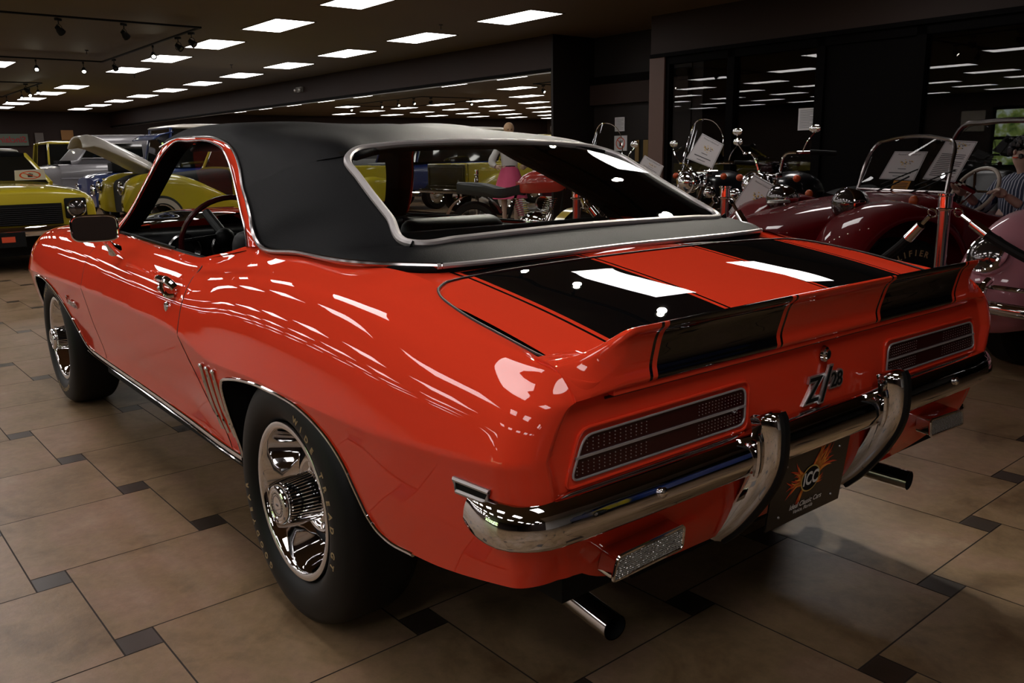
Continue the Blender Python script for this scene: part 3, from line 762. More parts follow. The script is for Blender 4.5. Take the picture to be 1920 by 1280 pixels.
# wheels
def make_wheel(flipy=1):
    """wheel centred at origin, outer face toward +y"""
    w = bpy.data.objects.new('wheel', None); COL.objects.link(w); w.parent = CAR
    g = G()
    tp = [(.205, -.175), (.225, -.190), (.270, -.196), (.305, -.186), (.325, -.168), (.3335, -.14), (.335, -.10), (.335, -.06), (.3335, -.02), (.325, .006), (.312, .020), (.290, .030), (.265, .034), (.240, .030), (.222, .018), (.2125, .006), (.208, -.004)]
    pr = spline([(r, h) for r, h in tp], 60); g.lathe([tuple(p) for p in pr], (0, 0, 0), 96, 0, 'y')
    for r in (.3355,):
        for h in (-.13, -.10, -.07, -.04): g.lathe([(.334, h-.003), (.3325, h), (.334, h+.003)], (0, 0, 0), 96, 0, 'y')
    t = g.build('tire', [RUBBER], w, angle=40)
    g = G()
    def ring_text(txt, r, a0, step, size):
        for k, ch in enumerate(txt):
            if ch == ' ': continue
            V, F = text_mesh(ch, size, .0012, .0006); a = a0 - k*step
            c = Vector((math.cos(a)*r, .0322, math.sin(a)*r)); up = Vector((math.cos(a), 0, math.sin(a))); right = Vector((math.sin(a), 0, -math.cos(a)))
            # seen from +y, +x is to the left: reading order clockwise for the viewer
            M = frame(c, right, up); 
            if M.col[2][1] < 0: M = frame(c, -right, up)
            g.add([M @ v for v in V], F)
    # viewer at +y sees +x on the left, so clockwise for the viewer is +angle
    def ring_text2(txt, r, a0, step, size):
        for k, ch in enumerate(txt):
            if ch == ' ': continue
            V, F = text_mesh(ch, size, .0012, .0007); a = a0 + k*step*-1
            up = Vector((math.cos(a), 0, math.sin(a))); right = Vector((math.sin(a), 0, -math.cos(a)))
            if right.cross(up).y < 0: right = -right
            c = Vector((math.cos(a)*r, .0325, math.sin(a)*r)); M = frame(c, right, up); g.add([M @ v for v in V], F)
    # angle measured from +x (front) counter-clockwise towards +z; the viewer's right is -x
    ring_text3 = lambda txt, r, a0, step, size: [None]
    for txt, a0 in (('WIDE TREAD GT', math.radians(112)), ('GOODYEAR', math.radians(300))):
        for k, ch in enumerate(txt):
            if ch == ' ': continue
            a = a0 + k*math.radians(7.2 if txt[0] == 'W' else 7.6); V, F = text_mesh(ch, .024, .0012, .0007)
            up = Vector((math.cos(a), 0, math.sin(a))); right = Vector((-math.sin(a), 0, math.cos(a)))
            c = Vector((math.cos(a)*.262, .0335, math.sin(a)*.262)); M = frame(c, right, up)
            g.add([M @ v for v in V], F)
    g.build('sidewall_lettering', [WHITEL], w, angle=0, fixn=False)
    g = G()   # trim ring: broad lip and deep bright barrel
    g.lathe([(.2095, .008), (.2115, .014), (.2105, .019), (.207, .0205), (.196, .0195), (.192, .017), (.1895, .012), (.187, .004), (.182, -.014), (.176, -.036), (.169, -.058), (.162, -.076), (.160, -.080)], (0, 0, 0), 96, 0, 'y')
    g.build('trim_ring', [CHROME], w, angle=40)
    g = G()   # painted steel centre with a deep recess and five slots
    g.lathe([(.161, -.080), (.158, -.092), (.152, -.100), (.146, -.101), (.138, -.096), (.129, -.083), (.120, -.070), (.110, -.062), (.098, -.058), (.05, -.058)], (0, 0, 0), 80, 0, 'y')
    for k in range(5):
        a = 2*PI*(k+.3)/5; P = []
        for rr_ in (.118, .124, .131, .137):
            P.append([((rr_)*math.cos(a+b_), float(np.interp(rr_, [.110, .120, .130, .140], [-.062, -.070, -.084, -.100]))+.0015, rr_*math.sin(a+b_)) for b_ in np.linspace(-.30, .30, 9)])
        g.grid(P, 1)
    g.build('rim', [STEEL, BLACK], w, angle=40, fixn=False)
    g = G()   # bright hub dish under the cap
    g.lathe([(.104, -.0605), (.1055, -.055), (.100, -.050), (.090, -.053), (.080, -.050), (.070, -.044), (.06, -.042)], (0, 0, 0), 80, 0, 'y')
    g.build('hub_dish', [CHROME], w, angle=50)
    g = G()   # centre cap: fluted barrel, flat face
    nf = 40; P = []; MI = []
    for k in range(nf*4):
        a = 2*PI*k/(nf*4); d = (0, 0, 1, 1)[k % 4]*.0050
        P.append([((r-d*f)*math.cos(a), h, (r-d*f)*math.sin(a)) for r, h, f in ((.067, -.045, 0), (.066, -.038, 1), (.0545, .034, 1), (.052, .040, 0))])
    P = np.array(P); nk = nf*4; g.v = [tuple(p) for p in P.reshape(-1, 3)]; g.n = [(0, 0, 0)]*len(g.v)
    for k in range(nk):
        for j_ in range(3):
            g.f.append([k*4+j_, ((k+1) % nk)*4+j_, ((k+1) % nk)*4+j_+1, k*4+j_+1]); g.m.append(1 if (k % 4) in (1, 2) and j_ == 1 else 0)
    g.lathe([(.052, .039), (.0525, .050), (.050, .056), (.046, .058), (.043, .0565), (.041, .0575), (.037, .0575), (.0365, .0562), (0, .0562)], (0, 0, 0), 64, 0, 'y')
    g.build('center_cap', [CHROME, BLACK], w, angle=30)
    g = G()
    for k in range(26):
        a = 2*PI*k/26; g.ball((.031*math.cos(a), .0565, .031*math.sin(a)), (.0022, .0006, .0034), 6)
    g.lathe([(.0255, .0568), (.0245, .0572), (.0235, .0568)], (0, 0, 0), 40, 0, 'y'); g.box((0, .0566, 0), (.012, .001, .005))
    g.build('cap_crest', [mat('cap_print', (.12, .11, .11), .4, metal=.5)], w)
    g = G()
    for k in range(5):
        a = 2*PI*(k+.25)/5; g.lathe([(0, -.03), (.008, -.031), (.0095, -.036), (.010, -.052)], (.086*math.cos(a), -.008, .086*math.sin(a)), 12, 0, 'y')
    g.build('lug_nut', [CHROME], w)
    return w
w0 = make_wheel(); w0.location = (0, .9035, .335-.001)
w1 = copy_tree(w0, CAR); w1.location = (2.743, .9035, .334); w1.rotation_euler = (0, 1.1, 0)
w2 = copy_tree(w0, CAR); w2.location = (0, -.9035, .334); w2.rotation_euler = (0, 0, PI)
w3 = copy_tree(w0, CAR); w3.location = (2.743, -.9035, .334); w3.rotation_euler = (0, .7, PI)

# interior
g = G(); g.box((-.0, 0, .90), (.62, 1.36, .03), 0, bev=.01); g.box((.42, 0, .72), (.12, 1.24, .50), 0, R=Matrix.Rotation(-.3, 3, 'Y'), bev=.04); g.box((.62, 0, .48), (.48, 1.24, .18), 0, bev=.04)
g.build('rear_seat', [DARKIN], CAR)
for y in (.36, -.36):
    g = G(); g.box((1.12, y, .68), (.13, .50, .54), 0, R=Matrix.Rotation(-.22, 3, 'Y'), bev=.05); g.box((1.34, y, .47), (.50, .52, .17), 0, bev=.05)
    g.build('front_seat', [DARKIN], CAR)
g = G(); g.box((2.22, 0, .80), (.42, 1.44, .16), 0, bev=.04)
for y in (.50, .30):
    g.lathe([(.075, -.03), (.078, -.035), (.07, -.04), (.05, -.02)], (2.02, y, .80), 24, 1, 'x')
g.box((2.0, .0, .80), (.02, .25, .05), 1)
g.build('dashboard', [DARKIN, mat('gauge_rim', (.3, .3, .3), .2, metal=1)], CAR)
g = G(); ax = Matrix.Rotation(-.42, 3, 'Y'); c = Vector((1.80, .37, .86))
ringp = [c + ax @ Vector((0, .20*math.cos(t), .20*math.sin(t))) for t in np.linspace(0, 2*PI, 40, endpoint=False)]
g.tube(ringp, .012, 8, closed=True, m=0)
for t in (0, PI, -PI/2): g.tube([c + ax @ Vector((.03, 0, 0)), c + ax @ Vector((0, .19*math.cos(t), .19*math.sin(t)))], .010, 6, m=1)
g.tube([c, c + ax @ Vector((.25, 0, 0))], .022, 10, m=1); g.ball(c + Vector((.02, 0, 0)), .045, 12, 1)
g.build('steering_wheel', [mat('dark_red_wheel_rim', (.06, .008, .008), .25), DARKIN], CAR)
g = G(); g.box((1.88, 0, 1.185), (.02, .24, .065), 0, bev=.009); g.tube([(1.89, 0, 1.20), (1.93, 0, 1.27)], .006); g.build('interior_mirror', [BLACK], CAR)
for y in (.30, -.30): G().box((1.78, y, 1.262), (.14, .36, .015), 0, R=Matrix.Rotation(.25, 3, 'Y'), bev=.006).build('sun_visor', [DARKIN], CAR)
# ------------------------------------------------------------------ camera
CP = Vector((-1.97707, 1.75385, 1.20349)); yaw, pitch, roll, F_ = -.6729, -.21658, -.01656, 1588.857
fw = Vector((math.cos(pitch)*math.cos(yaw), math.cos(pitch)*math.sin(yaw), math.sin(pitch)))
rt = fw.cross(Vector((0, 0, 1))).normalized(); upv = rt.cross(fw)
r2 = math.cos(roll)*rt + math.sin(roll)*upv; u2 = -math.sin(roll)*rt + math.cos(roll)*upv
cam = bpy.data.cameras.new('camera'); co = bpy.data.objects.new('camera', cam); COL.objects.link(co)
co.matrix_world = Matrix(((r2.x, u2.x, -fw.x, CP.x), (r2.y, u2.y, -fw.y, CP.y), (r2.z, u2.z, -fw.z, CP.z), (0, 0, 0, 1)))
cam.sensor_width = 36; cam.lens = F_/1920*36; cam.clip_end = 200; cam.clip_start = .02
S.camera = co
# ------------------------------------------------------------------ the showroom (its walls run 0.57 degrees off the car)
RA = .010
def W(x, y, z=0): return (CP.x + x*math.cos(RA) - y*math.sin(RA), CP.y + x*math.sin(RA) + y*math.cos(RA), z)
RM = Matrix.Translation((CP.x, CP.y, 0)) @ Matrix.Rotation(RA, 4, 'Z')
def rbuild(g, name, mats, parent=None, **k):
    g.xf(RM); return g.build(name, mats, parent, **k)
H = 3.05; YW = -9.43; X0, X1, Y1 = -7.5, 36.0, 13.0; YA = -10.35
def struct(o): o['kind'] = 'structure'; return o

# floor: hopscotch of 0.5 m tiles and small dark tiles, real joints
def floor_mats():
    m = mat('floor_tile', (.2, .14, .09), .36, spec=.35); nt = m.node_tree; b = nt.nodes['Principled BSDF']; L = nt.links.new
    tc = nt.nodes.new('ShaderNodeTexCoord'); at = nt.nodes.new('ShaderNodeAttribute'); at.attribute_name = 'tile_seed'
    ad = nt.nodes.new('ShaderNodeVectorMath'); ad.operation = 'ADD'; L(tc.outputs['Object'], ad.inputs[0]); L(at.outputs['Color'], ad.inputs[1])
    n1 = nt.nodes.new('ShaderNodeTexNoise'); n1.inputs['Scale'].default_value = 3.2; n1.inputs['Detail'].default_value = 8; n1.inputs['Roughness'].default_value = .62; n1.inputs['Distortion'].default_value = .6
    n2 = nt.nodes.new('ShaderNodeTexNoise'); n2.inputs['Scale'].default_value = 26; n2.inputs['Detail'].default_value = 5; n2.inputs['Roughness'].default_value = .7
    L(ad.outputs[0], n1.inputs['Vector']); L(ad.outputs[0], n2.inputs['Vector'])
    cr = nt.nodes.new('ShaderNodeValToRGB'); e = cr.color_ramp.elements
    e[0].position = .30; e[0].color = (.125, .074, .036, 1); e[1].position = .72; e[1].color = (.30, .215, .138, 1)
    k = e.new(.48); k.color = (.235, .157, .086, 1); k = e.new(.60); k.color = (.26, .163, .104, 1)
    L(n1.outputs['Fac'], cr.inputs[0])
    mx = nt.nodes.new('ShaderNodeMix'); mx.data_type = 'RGBA'; mx.blend_type = 'MULTIPLY'; mx.inputs['Factor'].default_value = 1
    c2 = nt.nodes.new('ShaderNodeValToRGB'); e2 = c2.color_ramp.elements; e2[0].position = .3; e2[0].color = (.80, .78, .76, 1); e2[1].position = .66; e2[1].color = (1.08, 1.06, 1.04, 1)
    L(n2.outputs['Fac'], c2.inputs[0]); L(cr.outputs[0], mx.inputs['A']); L(c2.outputs[0], mx.inputs['B']); L(mx.outputs['Result'], b.inputs['Base Color'])
    bu = nt.nodes.new('ShaderNodeBump'); bu.inputs['Strength'].default_value = .25; bu.inputs['Distance'].default_value = .003; L(n2.outputs['Fac'], bu.inputs['Height']); L(bu.outputs['Normal'], b.inputs['Normal'])
    d = varied('dark_floor_tile', (.026, .017, .011), (.046, .031, .022), 14, .34)
    gr = mat('grout', (.022, .014, .010), .8)
    return [m, d, gr]
FM = floor_mats()
th, ox, oy, ss, LL = -1.54471, 1.32315, 1.05015, .0971, .5035
ss_, LL_ = .09471, .50493
uu = Vector((math.cos(th), math.sin(th))); vv = Vector((math.sin(th), -math.cos(th)))
fv, ff, fm, seeds = [], [], [], []
jt = .0022
corners = [W(X0, YA), W(X1, YA), W(X1, Y1), W(X0, Y1)]
RMi = RM.inverted()
def addq(p, q, m, sd):
    x0, y0 = p; x1, y1 = q; cs = [(x0+jt, y0+jt), (x1-jt, y0+jt), (x1-jt, y1-jt), (x0+jt, y1-jt)]
    ws = []
    for a, b in cs:
        w = uu*a + vv*b; ws.append(Vector((ox+w.x, oy+w.y, 0)))
    c = RMi @ ((ws[0]+ws[2])/2)
    if not (X0-.3 < c.x < X1+.3 and YA-.3 < c.y < Y1+.3): return
    b0 = len(fv); fv.extend(ws); ff.append([b0, b0+1, b0+2, b0+3]); fm.append(m); seeds.extend([sd]*4)
rr = random.Random(1)
for i in range(-75, 76):
    for j in range(-75, 76):
        bx = i*ss_ + j*LL_; by = i*LL_ - j*ss_
        if abs(bx) > 40 or abs(by) > 42: continue
        sd = (rr.uniform(0, 50), rr.uniform(0, 50), rr.uniform(0, 50), 1)
        addq((bx, by), (bx+ss_, by+ss_), 1, sd)
        addq((bx+ss_, by), (bx+ss_+LL_, by+LL_), 0, sd)
fl = bpy.data.meshes.new('floor'); 
b0 = len(fv); fv.extend([Vector((c[0], c[1], -.0016)) for c in corners]); ff.append([b0, b0+1, b0+2, b0+3]); fm.append(2); seeds.extend([(0, 0, 0, 1)]*4)
fl.from_pydata([tuple(v) for v in fv], [], ff)
for m_ in FM: fl.materials.append(m_)
fl.polygons.foreach_set('material_index', fm); ca = fl.attributes.new('tile_seed', 'FLOAT_COLOR', 'POINT'); ca.data.foreach_set('color', [c for s_ in seeds for c in s_])
flo = bpy.data.objects.new('floor', fl); COL.objects.link(flo); struct(flo)

CEIL = varied('ceiling_paint', (.095, .068, .036), (.115, .082, .044), .6, .7, detail=2)
WALL = mat('brown_wall_paint', (.024, .0125, .0095), .6, spec=.2)
WALLD = mat('dark_brown_wall', (.009, .005, .004), .6, spec=.3)
WALLB = mat('taupe_wall', (.07, .045, .035), .7)
TRIM = mat('dark_trim', (.002, .0014, .0014), .6, spec=.04)
g = G().box(((X0+X1)/2, (YA-.2+Y1)/2, H+.05), (X1-X0, Y1-YA+.4, .1)); struct(rbuild(g, 'ceiling', [CEIL])); struct(rbuild(G().box(((X0-2.9)/2, (YW+.3)/2, H-.02), (-2.9-X0, .3-YW, .03)), 'ceiling_reflector', [mat('ceiling_reflector_paint', (.55, .52, .52), .8)]))  # second piece: unseen pale sheet added for the rear bumper to reflect
# right-hand wall in pieces: mirror bay, alcove, storefront
def wallbox(name, x0, x1, y0, y1, z0, z1, m): return struct(rbuild(G().box(((x0+x1)/2, (y0+y1)/2, (z0+z1)/2), (x1-x0, y1-y0, z1-z0)), name, [m]))
wallbox('wall_right', 10.5, X1, YW-.35, YW-.12, 0, H, WALL)
wallbox('trim_1', 10.5, X1, YW-.12, YW, 2.54, H, WALL)       # soffit above the mirror
wallbox('trim_2', 10.5, X1, YW-.12, YW+.015, 2.50, 2.54, TRIM)
wallbox('wall_alcove_end', 10.45, 10.5, YA-.2, YW, 0, H, WALLD)
wallbox('wall_alcove', 8.2, 10.5, YA-.2, YA, 0, H, WALLD)
wallbox('trim_3', 8.4, 10.46, YA, YA+.12, 2.30, 2.42, TRIM)
wallbox('trim_9', 8.4, 10.46, YA, YA+.10, 1.98, 2.30, WALL)
wallbox('trim_4', X0, 8.4, YW-.3, YW, 2.54, H, WALL)         # soffit above the storefront
wallbox('trim_5', X0, 8.4, YW-.3, YW+.02, 2.49, 2.54, TRIM)
wallbox('trim_6', 8.15, 8.42, YW-.12, YW, 0, 2.49, mat('brown_column_paint', (.10, .05, .036), .6))
wallbox('wall_left', X0, X1, Y1, Y1+.1, 0, H, WALLB)
wallbox('wall_far', X1, X1+.1, YA-.2, Y1, 0, H, WALL)
wallbox('wall_back', X0-.1, X0, YA-.2, .5, 0, H, mat('back_wall_reflector_paint', (.50, .47, .46), .7)); wallbox('wall_back_dark', X0-.1, X0, .5, Y1, 0, H, WALL)  # unseen; first part made pale only to brighten the bumper's reflection
# mirror on the wall
MIR = mat('wall_mirror', (.86, .86, .84), .0, metal=1)
g = G().box(((10.56+X1)/2, YW-.10, 1.30), (X1-10.6, .02, 2.36)); t = tag(rbuild(g, 'wall_mirror', [MIR]), 'large wall mirror along the brown wall behind the car, reflecting the ceiling lights', 'mirror')
fr_ = G().box(((10.56+X1)/2, YW-.085, 2.487), (X1-10.6, .02, .02)).box((10.545, YW-.085, 1.3), (.03, .03, 2.38)); rbuild(fr_, 'mirror_frame', [SATIN], t)
# storefront glazing
SG = glass('storefront_glass', (.75, .75, .75), 1.0)
frames = [8.14, 7.06, 5.78, 4.60, 3.3, 1.6, -.2, -2.0, -3.8, -5.6, -7.4]
g = G()
for k in range(len(frames)-1):
    a, b = frames[k+1], frames[k]
    if k == 2: continue
    o = struct(rbuild(G().box(((a+b)/2, YW-.10, 1.27), (b-a-.10, .008, 2.42)), 'window_%d' % (k+1), [SG]))
    if k in (0, 1): pass
for x in frames[:3] + frames[3:]: g.box((x, YW-.08, 1.25), (.11, .10, 2.48))
g.box(((X0+8.14)/2, YW-.08, .06), (8.14-X0, .1, .12)); g.box(((X0+8.14)/2, YW-.08, 2.44), (8.14-X0, .1, .10))
struct(rbuild(g, 'trim_7', [TRIM]))
wallbox('door_1', 4.66, 5.72, YW-.11, YW-.07, .1, 2.4, mat('black_door_panel', (.002, .0014, .0014), .5, spec=.04))
# dim room behind the glass
wallbox('wall_beyond', X0, 8.4, YW-4.4, YW-4.3, 0, H, WALLD)
wallbox('wall_beyond_side', 8.4, 8.5, YW-4.4, YW-.9, 0, H, WALLD)
struct(rbuild(G().box(((X0+8.4)/2, YW-2.3, -.02), (8.4-X0, 4.4, .04)), 'floor_beyond', [mat('dark_carpet', (.02, .012, .012), .9)]))
struct(rbuild(G().box(((X0+8.4)/2, YW-2.3, H+.05), (8.4-X0, 4.4, .1)), 'ceiling_beyond', [WALLD]))
# daylight windows in the far left wall (seen only as reflections)
DAY = emis('garden_daylight', (.75, .95, .80), 3.2)
nt = DAY.node_tree; e_ = [n for n in nt.nodes if n.type == 'EMISSION'][0]; tn = nt.nodes.new('ShaderNodeTexNoise'); tn.inputs['Scale'].default_value = 3; tn.inputs['Detail'].default_value = 8
tcn = nt.nodes.new('ShaderNodeTexCoord'); nt.links.new(tcn.outputs['Object'], tn.inputs['Vector']); rp = nt.nodes.new('ShaderNodeValToRGB')
rp.color_ramp.elements[0].position = .35; rp.color_ramp.elements[0].color = (.05, .12, .03, 1); rp.color_ramp.elements[1].position = .62; rp.color_ramp.elements[1].color = (.75, .85, .80, 1)
k_ = rp.color_ramp.elements.new(.5); k_.color = (.35, .45, .12, 1); nt.links.new(tn.outputs['Fac'], rp.inputs[0]); nt.links.new(rp.outputs[0], e_.inputs[0])
g = G().box((8.2, Y1-.02, 1.55), (9.2, .02, 1.9)); struct(rbuild(g, 'window_20', [DAY]))
g = G()
for k in range(7): g.box((12.8-k*1.5, Y1-.05, 1.55), (.10, .05, 2.0))
for z in (.55, 1.5, 2.5): g.box((8.2, Y1-.05, z), (9.3, .05, .10))
struct(rbuild(g, 'trim_8', [TRIM]))

# ceiling troffers
LS = 9.0
LM = emis('fluorescent_diffuser', (1.0, .955, .93), LS)
def make_light():
    t = thing('ceiling_light', 'white rectangular fluorescent troffer in the dark ceiling', 'ceiling light', (0, 0, 0), RA, 'rectangular ceiling troffers in rows')
    g = G().box((0, 0, -.004), (1.16, .575, .006)); g.build('diffuser', [LM], t, angle=0)
    g = G()
    for x, y, a, b in ((0, .295, 1.21, .02), (0, -.295, 1.21, .02), (.592, 0, .02, .59), (-.592, 0, .02, .59)): g.box((x, y, -.004), (a, b, .010))
    g.build('frame', [mat('troffer_frame', (.12, .10, .08), .6)], t, angle=0)
    return t
L0 = None; NL_ = 0
xs = [9.47 + 2.44*k for k in range(-7, 11)]  # columns behind the camera are unseen, added to brighten the back wall
for r, y in enumerate((-7.92, -5.50, -3.07, -.65, 1.78, 4.20, 6.62, 9.04, 11.4)):
    for k, x in enumerate(xs):
        kk = k - 7
        if r < 2 and x < 3: continue
        if r == 0 and 6 < x < 8: continue
        if r >= 6 and x < 8: continue
        if r < 3 and x < 1.5: continue
        if 3 <= r <= 4 and x < -1 and x > -5: continue
        if r == 2 and not min(abs(x-19.23), abs(x-9.47), abs(x-28.99)) < .1: continue
        if r == 1 and abs(x-21.67) < .1: continue          # one missing in the row
        if r == 0 and x > 34: continue
        if L0 is None: L0 = make_light(); o = L0
        else: o = copy_tree(L0)
        o.location = W(x, y, H); NL_ += 1
        lab = 'white rectangular fluorescent troffer in the dark ceiling, row %s' % ('nearest the mirror wall' if r == 0 else 'second from the mirror wall' if r == 1 else 'over the middle of the showroom' if r < 5 else 'along the left side of the showroom')
        o['label'] = lab; o['group'] = ['ceiling troffers of the row nearest the mirror wall', 'ceiling troffers of the second row', 'ceiling troffers over the middle', 'ceiling troffers over the left side'][0 if r == 0 else 1 if r == 1 else 2 if r < 5 else 3]
# track lighting
SPW = 150
SPOTE = emis('spot_lamp_glow', (1.0, .93, .72), 60.0)
def track(name, pts, label):
    g = G(); 
    for a, b in zip(pts[:-1], pts[1:]):
        a = Vector(a); b = Vector(b); c = (a+b)/2; d = b-a; R = Matrix.Rotation(math.atan2(d.y, d.x), 3, 'Z'); g.box(c, (d.length+.035, .035, .022), R=R)
    return tag(rbuild(g, 'lighting_track', [BLACK]), label, 'lighting track')
def make_spot(lit):
    t = thing('track_spotlight', 'x', 'spotlight')
    g = G().box((0, 0, -.03), (.09, .03, .03)).tube([(0, 0, -.02), (0, 0, -.09)], .006); g.build('mount', [BLACK], t)
    g = G(); g.tube([(.052*math.sin(a), 0, -.145+.06*math.cos(a)) for a in np.linspace(-2.6, 2.6, 16)], .004, 6); g.build('yoke', [BLACK], t)
    R = Matrix.Rotation(.9, 4, 'Y'); g = G(); g.lathe([(0, .05), (.028, .045), (.03, .01), (.045, -.02), (.048, -.055), (.044, -.055), (.040, -.03)], (0, 0, 0), 20, 0, 'z'); g.xf(Matrix.Translation((0, 0, -.15)) @ R); g.build('lamp_head', [BLACK], t)
    g = G(); g.lathe([(0, -.052), (.028, -.052)], (0, 0, 0), 16, 0, 'z'); g.xf(Matrix.Translation((0, 0, -.15)) @ R); g.build('bulb', [SPOTE if lit else STEEL], t, angle=0)
    return t
SL, SU = make_spot(1), make_spot(0); first = {1: SL, 0: SU}
def spot(x, y, lit, rz, label, group):
    o = first[lit] if not first[lit].get('used') else copy_tree(first[lit]); first[lit]['used'] = 1
    if 'used' in o.keys() and o is not first[lit]: del o['used']
    o.location = W(x, y, TZ-.006); o.rotation_euler = (0, 0, rz); o['label'] = label; o['group'] = group
TZ = H - .10
ws = ['over the coupe', 'top left of the photo', 'at the far left edge']
for q, (xa, xb) in enumerate(((2.15, 7.0), (12.0, 16.93), (22.05, 27.0))):
    track('t', [(xb, -1.9, TZ), (xa, -1.9, TZ), (xa, -4.42, TZ), (xb, -4.42, TZ), (xb, -1.9, TZ)], 'black rectangular lighting track hung under the ceiling ' + ws[q])
    for e_ in ((xa, -4.42), (xb, -4.42), (xa, 2.6), (xb, 2.6)): pass
    sp = {0: [(6.3, -4.42, 1, 2.9), (5.6, -4.42, 1, 2.9), (5.0, -4.42, 1, 2.9), (4.3, -4.42, 1, 2.9), (3.3, -4.42, 1, 2.6), (2.6, -4.42, 1, 2.8), (7.0, -2.5, 0, 1.5), (7.0, -3.4, 1, 2)],
          1: [(12.0, -2.68, 0, 2.2), (12.0, -3.44, 0, 2.2), (12.35, -4.42, 0, .6), (12.9, -4.42, 0, .6), (14.05, -4.42, 1, 2.9), (16.2, -4.42, 0, .2), (16.93, -4.1, 1, 2.9), (16.93, -3.35, 1, 2.9), (14.5, -1.9, 1, 1)],
          2: [(22.5, -4.42, 1, 2.9), (23.4, -4.42, 1, 2.9), (24.4, -4.42, 1, 2.9), (26.4, -4.42, 1, 2.9), (22.05, -4.1, 0, 2.0), (22.05, -2.6, 1, 2)]}[q]
    for x, y, lit, rz in sp: spot(x, y, lit, rz + RA if not lit else (math.atan2(y, x) if q else math.atan2(y+1.7, x-1.1)) + RA, ('lit' if lit else 'unlit') + ' black track spotlight on the track ' + ws[q], ('lit' if lit else 'unlit') + ' spotlights ' + ws[q])
# sprinklers, smoke detector, emergency light
def sprk(x, y, label):
    g = G(); g.lathe([(0, -.07), (.018, -.07), (.02, -.066), (.006, -.06), (.006, -.02), (.03, -.012), (.03, 0)], (0, 0, 0), 14, 0, 'z')
    o = g.build('ceiling_sprinkler', [STEEL], loc=W(x, y, H)); tag(o, label, 'sprinkler', 'ceiling sprinklers')
for x, y, l in ((9.75, -3.6, 'small ceiling sprinkler near the corner of the lighting track'), (16.2, -4.0, 'small ceiling sprinkler inside the far corner of the lighting track'), (10.6, -7.4, 'small ceiling sprinkler above the third troffer of the row by the mirror wall'), (17.2, -6.9, 'small ceiling sprinkler above the troffer over the black roof'), (20.2, -5.9, 'small ceiling sprinkler beyond the black roof, between the two troffer rows')): sprk(x, y, l)
g = G().box((19.4, YW+.03, 2.80), (.30, .06, .12), 0, bev=.01).ball((19.28, YW+.08, 2.79), .045, 12, 1).ball((19.52, YW+.08, 2.79), .045, 12, 1)
tag(rbuild(g, 'emergency_light', [mat('grey_plastic', (.25, .24, .22), .5), SATIN]), 'grey twin-lamp emergency light on the brown soffit', 'emergency light')

# the lit track lamps over the coupe really shine on it
for x, y, tx_, ty_ in ((6.3, -4.42, 2.3, -1.6), (5.6, -4.42, 1.6, -1.8), (5.0, -4.42, 1.1, -1.7), (4.3, -4.42, 1.2, -2.0), (3.3, -4.42, 1.3, -1.8), (2.6, -4.42, 1.1, -1.6)):
    L = bpy.data.lights.new('track_lamp', 'SPOT'); L.energy = SPW; L.color = (1, .93, .80); L.spot_size = math.radians(54); L.spot_blend = .8; L.shadow_soft_size = .035
    o = bpy.data.objects.new('track_lamp', L); COL.objects.link(o); a = Vector(W(x, y, TZ-.22)); b = Vector(W(tx_, ty_, .85)); o.location = a; o.rotation_euler = (b-a).to_track_quat('-Z', 'Y').to_euler()
# ------------------------------------------------------------------ things in the showroom
def at(x, y, z=0): return W(x, y, z)
YEL = mat('yellow_paint', (.46, .36, .012), .35, coat=1, coatr=.03); GREYP = mat('silver_grey_paint', (.20, .19, .20), .35, coat=.6, coatr=.05)
BLUE = mat('blue_paint', (.008, .030, .16), .35, coat=1, coatr=.03); WHT = mat('cream_white_paint', (.50, .46, .40), .4, coat=.6)
DRED = mat('dark_red_paint', (.10, .002, .004), .5, coat=.7, coatr=.015, spec=.05); PINK = mat('pink_paint', (.46, .20, .24), .45, coat=.8, coatr=.03, spec=.1)
BG = mat('dark_window_glass', (.006, .007, .007), .05, coat=1); WW = mat('whitewall', (.42, .36, .30), .6)
FACE = mat('pale_skin', (.50, .33, .26), .6); BLKLEA = mat('black_leather', (.012, .012, .012), .4)

def half_sec(w, zb, zt, cr):
    return [(0, zt+cr), (.35*w, zt+cr*.92), (.62*w, zt+cr*.6), (.82*w, zt+.0), (.93*w, zt-.03), (.985*w, zt-.09), (w, (zt*.6+zb*.4)), (.99*w, zb+.12), (.95*w, zb+.02), (.90*w, zb)]
def loft(st, n=26, m=0, g=None):
    """stations (x, halfwidth, zbottom, ztop, crown)"""
    g = g or G(); rows = []
    for x, w, zb, zt, cr in st:
        h = spline([(a, b) for a, b in half_sec(w, zb, zt, cr)], n); rows.append([(x, -a, b) for a, b in h[::-1]] + [(x, a, b) for a, b in h[1:]])
    rows = np.array(rows)
    sm_ = np.array([spline_idx(rows[:, j], (len(st)-1)*5+1) for j in range(rows.shape[1])]).transpose(1, 0, 2)
    g.grid(sm_, m); k = sm_.shape[1]; b = len(g.v) - sm_.shape[0]*k
    g.f += [[b+j for j in range(k)], [b+(sm_.shape[0]-1)*k+j for j in range(k)][::-1]]; g.m += [m, m]
    return g
def wheel_at(p, x, y, r=.33, w=.2, ww=False, name='wheel', hub=CHROME):
    s = 1 if y > 0 else -1
    g = G(); pr = [(r*.62, -w/2), (r*.9, -w/2), (r, -w/2+.03), (r, w/2-.03), (r*.9, w/2), (r*.62, w/2), (r*.60, w/2-.02)]
    g.lathe(pr, (x, y, r), 40, 0, 'y')
    if ww: g.lathe([(r*.88, s*(w/2+.003)), (r*.66, s*(w/2+.003))], (x, y, r), 40, 2, 'y')
    g.lathe([(r*.62, s*(w/2-.01)), (r*.55, s*(w/2-.03)), (r*.3, s*(w/2-.02)), (r*.2, s*(w/2+.02)), (0, s*(w/2+.03))], (x, y, r), 32, 1, 'y')
    return g.build(name, [RUBBER, hub, WW], p, fixn=True)
